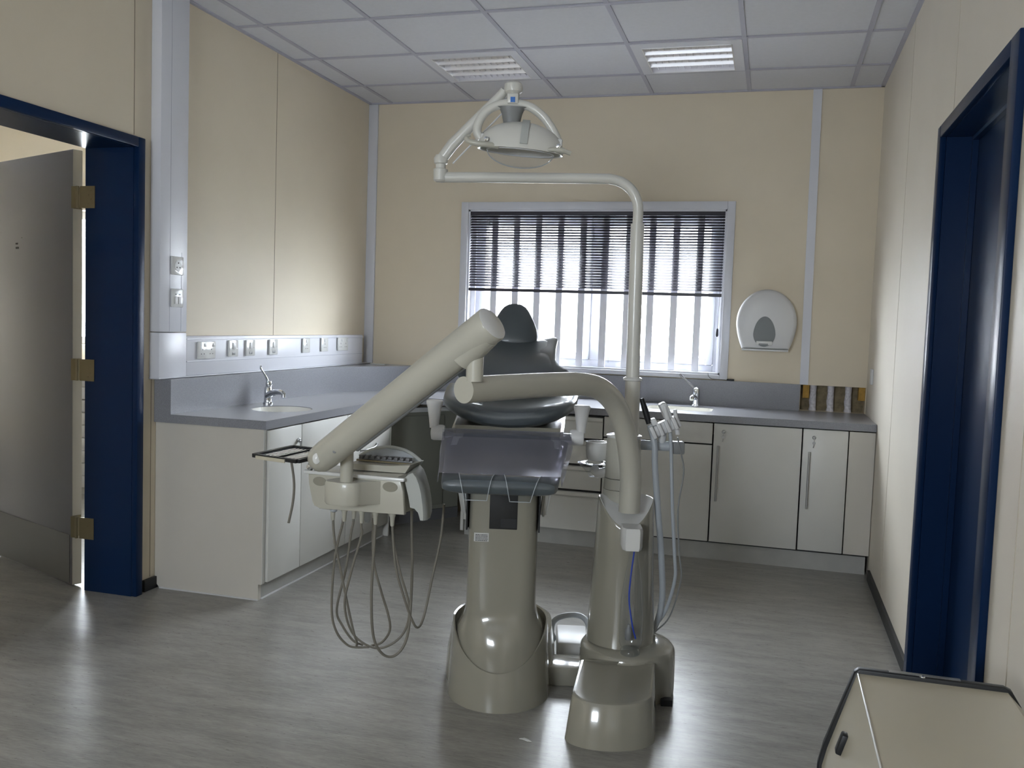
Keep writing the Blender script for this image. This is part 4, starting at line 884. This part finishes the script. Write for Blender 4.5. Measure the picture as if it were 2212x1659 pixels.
for i, (_, pts) in enumerate(HZ):
    hz = obj('instrument_hose', tube(B(), pts, 0.0042 if i != 5 else 0.0048, 10, sm=6), 'hose_grey', dl)
    p0 = pts[0]; obj('hose_ferrule', lathe(B(), [(0.012, 0.0), (0.011, -0.022), (0.0085, -0.028), (0.0065, -0.055), (0.005, -0.058)], (p0[0], p0[1], 0.695), 14), 'cream_arm', hz)
obj('drip_vial', lathe(B(), [(0.010, 0.0), (0.010, -0.045), (0.008, -0.052), (0.0, -0.053)], (1.520, -3.19, 0.694), 16), 'clear_plastic', dl)
obj('water_knob', lathe(B(), [(0.006, 0.0), (0.012, 0.004), (0.012, 0.016), (0.009, 0.02)], (1.412, -3.22, 0.672), 16), 'hose_cool', dl)
obj('under_clip', bx(1.375, 1.42, -3.25, -3.20, 0.686, 0.694), 'kick_grey', dl)
# instrument tray on the left
tr = thing('instrument_tray', 'small tray with black rim and steel slats, left of the delivery unit', 'tray', (1.25, -3.28, 0.85))
TZ = 0.862; Pa, Pb, Pc, Pd = Vector((1.205, -3.375, TZ)), Vector((1.385, -3.420, TZ)), Vector((1.40, -3.19, TZ)), Vector((1.215, -3.145, TZ))
def edge_bar(bm, a, b, w_, h_, z0):
    dd = (b-a).normalized(); nn = Vector((-dd.y, dd.x, 0))*w_/2
    hexa(bm, [a-nn+Vector((0, 0, z0)), b-nn+Vector((0, 0, z0)), b+nn+Vector((0, 0, z0)), a+nn+Vector((0, 0, z0)), a-nn+Vector((0, 0, z0+h_)), b-nn+Vector((0, 0, z0+h_)), b+nn+Vector((0, 0, z0+h_)), a+nn+Vector((0, 0, z0+h_))])
bm = B()
for a, b in ((Pa, Pb), (Pb, Pc), (Pc, Pd), (Pd, Pa)): edge_bar(bm, a, b, 0.016, 0.011, 0.0)
edge_bar(bm, Pa.lerp(Pb, 0.5), Pd.lerp(Pc, 0.5), 0.008, 0.010, 0.0); obj('rim', bm, 'rubber_black', tr)
bm = B()
for k in range(1, 12):
    if k == 6: continue
    edge_bar(bm, Pa.lerp(Pb, k/12), Pd.lerp(Pc, k/12), 0.0065, 0.003, 0.004)
obj('slats', bm, 'chrome', tr)
bm = B(); edge_bar(bm, Pa.lerp(Pb, 0.08)+Vector((0, -0.010, 0)), Pa.lerp(Pb, 0.75)+Vector((0, -0.010, 0)), 0.004, 0.011, -0.003); obj('front_strip', bm, 'box_cream', tr)
bm = tube(B(), [(1.352, -3.26, TZ-0.004), (1.362, -3.245, 0.835), (1.372, -3.235, 0.815)], 0.010, 12); box(bm, 1.33, 1.40, -3.29, -3.22, TZ-0.010, TZ-0.002); obj('tray_bracket', bm, 'white_satin', tr)
obj('bracket_knob', lathe(B(), [(0.010, 0.0), (0.013, -0.008), (0.010, -0.016), (0.0, -0.018)], (1.352, -3.268, 0.828), 16, 'Y'), 'chrome', tr)
obj('hanging_tube', tube(B(), [(1.262, -3.25, 0.860), (1.268, -3.245, 0.82), (1.274, -3.24, 0.76), (1.271, -3.24, 0.697), (1.256, -3.24, 0.625)], 0.0042, 10, sm=5), 'hose_grey', tr)

# ------------------------------------------------------------------ operating lamp
lp = thing('operating_lamp', 'dental operating lamp with round bow handles on a tall bent pole', 'lamp', (O[0]+0.40, O[1]+0.22, 0.93), TH)
LY = 0.120
obj('lower_pole', tube(B(), [(0.450, LY, 0.920), (0.447, LY, 1.128)], 0.0275, 24), 'shade_white', lp, CH)
obj('pole_collar', lathe(B(), [(0.028, 0.0), (0.0345, 0.003), (0.0345, 0.010), (0.028, 0.014)], (0.446, LY, 1.124), 28), 'white_gloss', lp, CH)
obj('upper_pole', tube(B(), [(0.446, LY, 1.136), (0.440, LY, 1.690)], 0.0245, 24), 'shade_white', lp, CH)
pts = [(0.440, LY, 1.690), (0.440, LY, 1.735), (0.434, LY, 1.772), (0.414, LY, 1.808), (0.380, LY, 1.834), (0.340, LY, 1.845), (0.29, LY, 1.846), (0.0, LY, 1.841), (-0.265, LY, 1.835)]
obj('bent_pipe', tube(B(), pts, 0.0185, 24, sm=5), 'shade_white', lp, CH)
J = (-0.275, LY, 1.85)
bm = lathe(B(), [(0.018, -0.032), (0.025, -0.026), (0.026, 0.012), (0.018, 0.016), (0.018, 0.030), (0.024, 0.034), (0.026, 0.050), (0.018, 0.064), (0.0, 0.067)], J, 24); obj('elbow_joint', bm, 'shade_white', lp, CH)
K = (-0.052, 0.085, 2.140)
obj('spring_arm', tube(B(), [(-0.268, LY, 1.905), (-0.235, LY-0.005, 1.95), (-0.06, 0.088, 2.128), K], [0.020, 0.021, 0.0165, 0.015], 20), 'shade_white', lp, CH)
obj('arm_rod', tube(B(), [(-0.232, LY, 1.885), (-0.045, 0.09, 2.075)], 0.003, 8), 'white_satin', lp, CH)
obj('lamp_swivel', lathe(B(), [(0.020, -0.055), (0.022, -0.02), (0.031, -0.012), (0.033, 0.0), (0.031, 0.014), (0.022, 0.022), (0.0, 0.025)], (-0.020, 0.06, 2.140), 28), 'shade_white', lp, CH)
obj('swivel_neck', bx(-0.040, 0.000, 0.03, 0.08, 2.082, 2.118, bev=0.005), 'shade_white', lp, CH)
obj('type_label', bx(-0.028, -0.012, 0.0285, 0.0297, 2.086, 2.104), 'blue_label', lp, CH)
yk = [(-0.128, 0.05, 1.962), (-0.142, 0.05, 1.985), (-0.136, 0.05, 2.022), (-0.108, 0.05, 2.060), (-0.062, 0.05, 2.082), (-0.010, 0.05, 2.086), (0.040, 0.05, 2.076), (0.086, 0.05, 2.045), (0.118, 0.05, 2.005), (0.146, 0.05, 1.955)]
yo = obj('yoke', tube(B(), yk, 0.0155, 16, sm=5), 'shade_white', lp, CH)
for x, z in ((-0.112, 1.962), (0.140, 1.950)): obj('yoke_end', bx(x-0.016, x+0.018, 0.02, 0.075, z-0.016, z+0.014, bev=0.006), 'white_gloss', yo, CH)
bm = B(); rings(bm, [[(-0.022+hw*math.copysign(abs(math.cos(2*PI*k/24))**0.7, math.cos(2*PI*k/24)), 0.055+0.03*math.sin(2*PI*k/24), z) for k in range(24)] for hw, z in ((0.018, 1.995), (0.026, 2.002), (0.036, 2.050), (0.044, 2.068), (0.062, 2.072))])
obj('pivot_block', bm, 'grey_plastic', lp, CH)
# shade: shallow dome, tilted a little
LT = CH @ T((0.012, 0.045, 1.925)) @ Matrix.Rotation(math.radians(4), 4, 'Y')
bm = B(); rs = []
for k in range(10):
    a = PI/2*k/9; rs.append([(0.150*math.cos(a)*math.cos(b), 0.085*math.cos(a)*math.sin(b)-0.02*0, 0.096*math.sin(a)**0.9) for b in [2*PI*j/48 for j in range(48)]] if k < 9 else [(0.002*math.cos(2*PI*j/48), 0.002*math.sin(2*PI*j/48), 0.096) for j in range(48)])
rs = [[(p[0]*1.0, p[1], -0.008) for p in rs[0]]] + rs; rs = [[(p[0]*0.95, p[1]*0.95, -0.006) for p in rs[1]]] + rs
rings(bm, rs, cap=False); dm = obj('reflector_dome', bm, 'shade_white', lp, LT)
bm = B(); rs = []
for k in range(12):
    a = -1.52+2.75*k/11
    y_, z_ = 0.0865*math.sin(a), 0.0985*math.cos(a)**0.9 if math.cos(a) > 0 else 0
    rs.append([(0.012-0.013, y_, z_), (0.012+0.013, y_, z_), (0.012+0.013, y_*1.03, z_*1.05+0.001), (0.012-0.013, y_*1.03, z_*1.05+0.001)])
rings(bm, rs); obj('dome_strap', bm, 'head_side', dm, LT)
bm = B(); rs = []
for k in range(8):
    a = PI/2*k/7; c_ = max(math.cos(a), 0.01); rs.append([(0.118*c_*math.cos(b), 0.070*c_*math.sin(b), -0.006-0.055*math.sin(a)) for b in [2*PI*j/40 for j in range(40)]])
rings(bm, rs, cap=False); obj('lamp_shield', bm, 'glass', lp, LT)
obj('shield_rim', tube(B(), [(0.118*math.cos(b), 0.070*math.sin(b), -0.008) for b in [2*PI*j/40 for j in range(41)]], 0.002, 6), 'white_satin', lp, LT)
obj('lamp_shield_edge', tube(B(), [(0.116*math.cos(b), 0.0, -0.008-0.054*math.sin(b)) for b in [PI*j/30 for j in range(31)]], 0.0016, 6), 'hose_cool', lp, LT)
obj('left_handle', tube(B(), [(-0.075, -0.055, -0.004), (-0.115, -0.065, -0.004), (-0.155, -0.065, -0.003), (-0.182, -0.06, 0.004), (-0.186, -0.055, 0.018), (-0.176, -0.05, 0.024)], [0.010]*13+[0.009]*6+[0.006]*7, 14, sm=5, flat=1.0), 'cream_arm', lp, LT)
obj('right_handle', tube(B(), [(0.085, -0.055, -0.002), (0.12, -0.062, 0.002), (0.150, -0.062, 0.000), (0.176, -0.058, -0.005)], [0.008]*6+[0.011]*5+[0.008]*5, 14, sm=5), 'cream_arm', lp, LT)
for x in (-0.118, 0.132): obj('handle_knob', lathe(B(), [(0.008, 0), (0.008, -0.010), (0.0, -0.012)], (x, -0.062, 0.014), 12, 'Y'), 'chrome', lp, LT)

# ------------------------------------------------------------------ metal cabinet at the lower right
bc_ = thing('side_cabinet', 'cream floor cabinet with black edged rear panel and sloping latched flank, lower right', 'cabinet', (3.11, -4.3, 0))
prof = [(2.935, 0.0), (2.935, 0.38), (2.944, 0.421), (2.996, 0.594), (3.288, 0.594), (3.315, 0.565), (3.318, 0.0)]
bm = B()
rings(bm, [[(x, -3.892, z) for x, z in prof], [(x+(0.0 if x > 3.2 else -0.003), -4.62, z) for x, z in prof]]); obj('body', bm, 'box_cream', bc_)
prof2 = [(2.926, 0.0), (2.926, 0.38), (2.936, 0.425), (2.990, 0.596), (3.000, 0.603), (3.282, 0.603), (3.296, 0.597), (3.316, 0.565), (3.319, 0.0)]
bm = prism(B(), prof2, -3.892, -3.870, 'Y', bev=0.004); bp_ = obj('rear_panel', bm, 'rubber_black', bc_)
obj('worn_edge', bx(3.06, 3.20, -3.884, -3.872, 0.6025, 0.6042), 'steel', bp_)
obj('rivet', lathe(B(), [(0.006, 0), (0.005, 0.002), (0, 0.003)], (3.125, -3.888, 0.603), 12), 'chrome', bp_)
bm = B(); tube(bm, [(2.9965, -3.90, 0.5955), (2.9945, -4.60, 0.5955)], 0.0022, 8); obj('top_bead', bm, 'white_gloss', bc_)
# latch and keyhole on the sloping side
sl = math.atan2(0.594-0.421, 2.996-2.944)
SF = T((2.966, -4.025, 0.494)) @ Matrix.Rotation(-(sl), 4, 'Y')
lt = obj('latch', bx(-0.024, 0.020, -0.014, 0.012, -0.006, 0.012, bev=0.004), 'rubber_black', bc_, SF)
obj('keyhole', lathe(B(), [(0.006, 0.0), (0.006, 0.004), (0.0, 0.0045)], (-0.055, -0.035, 0.0), 14), 'chrome', bc_, SF)
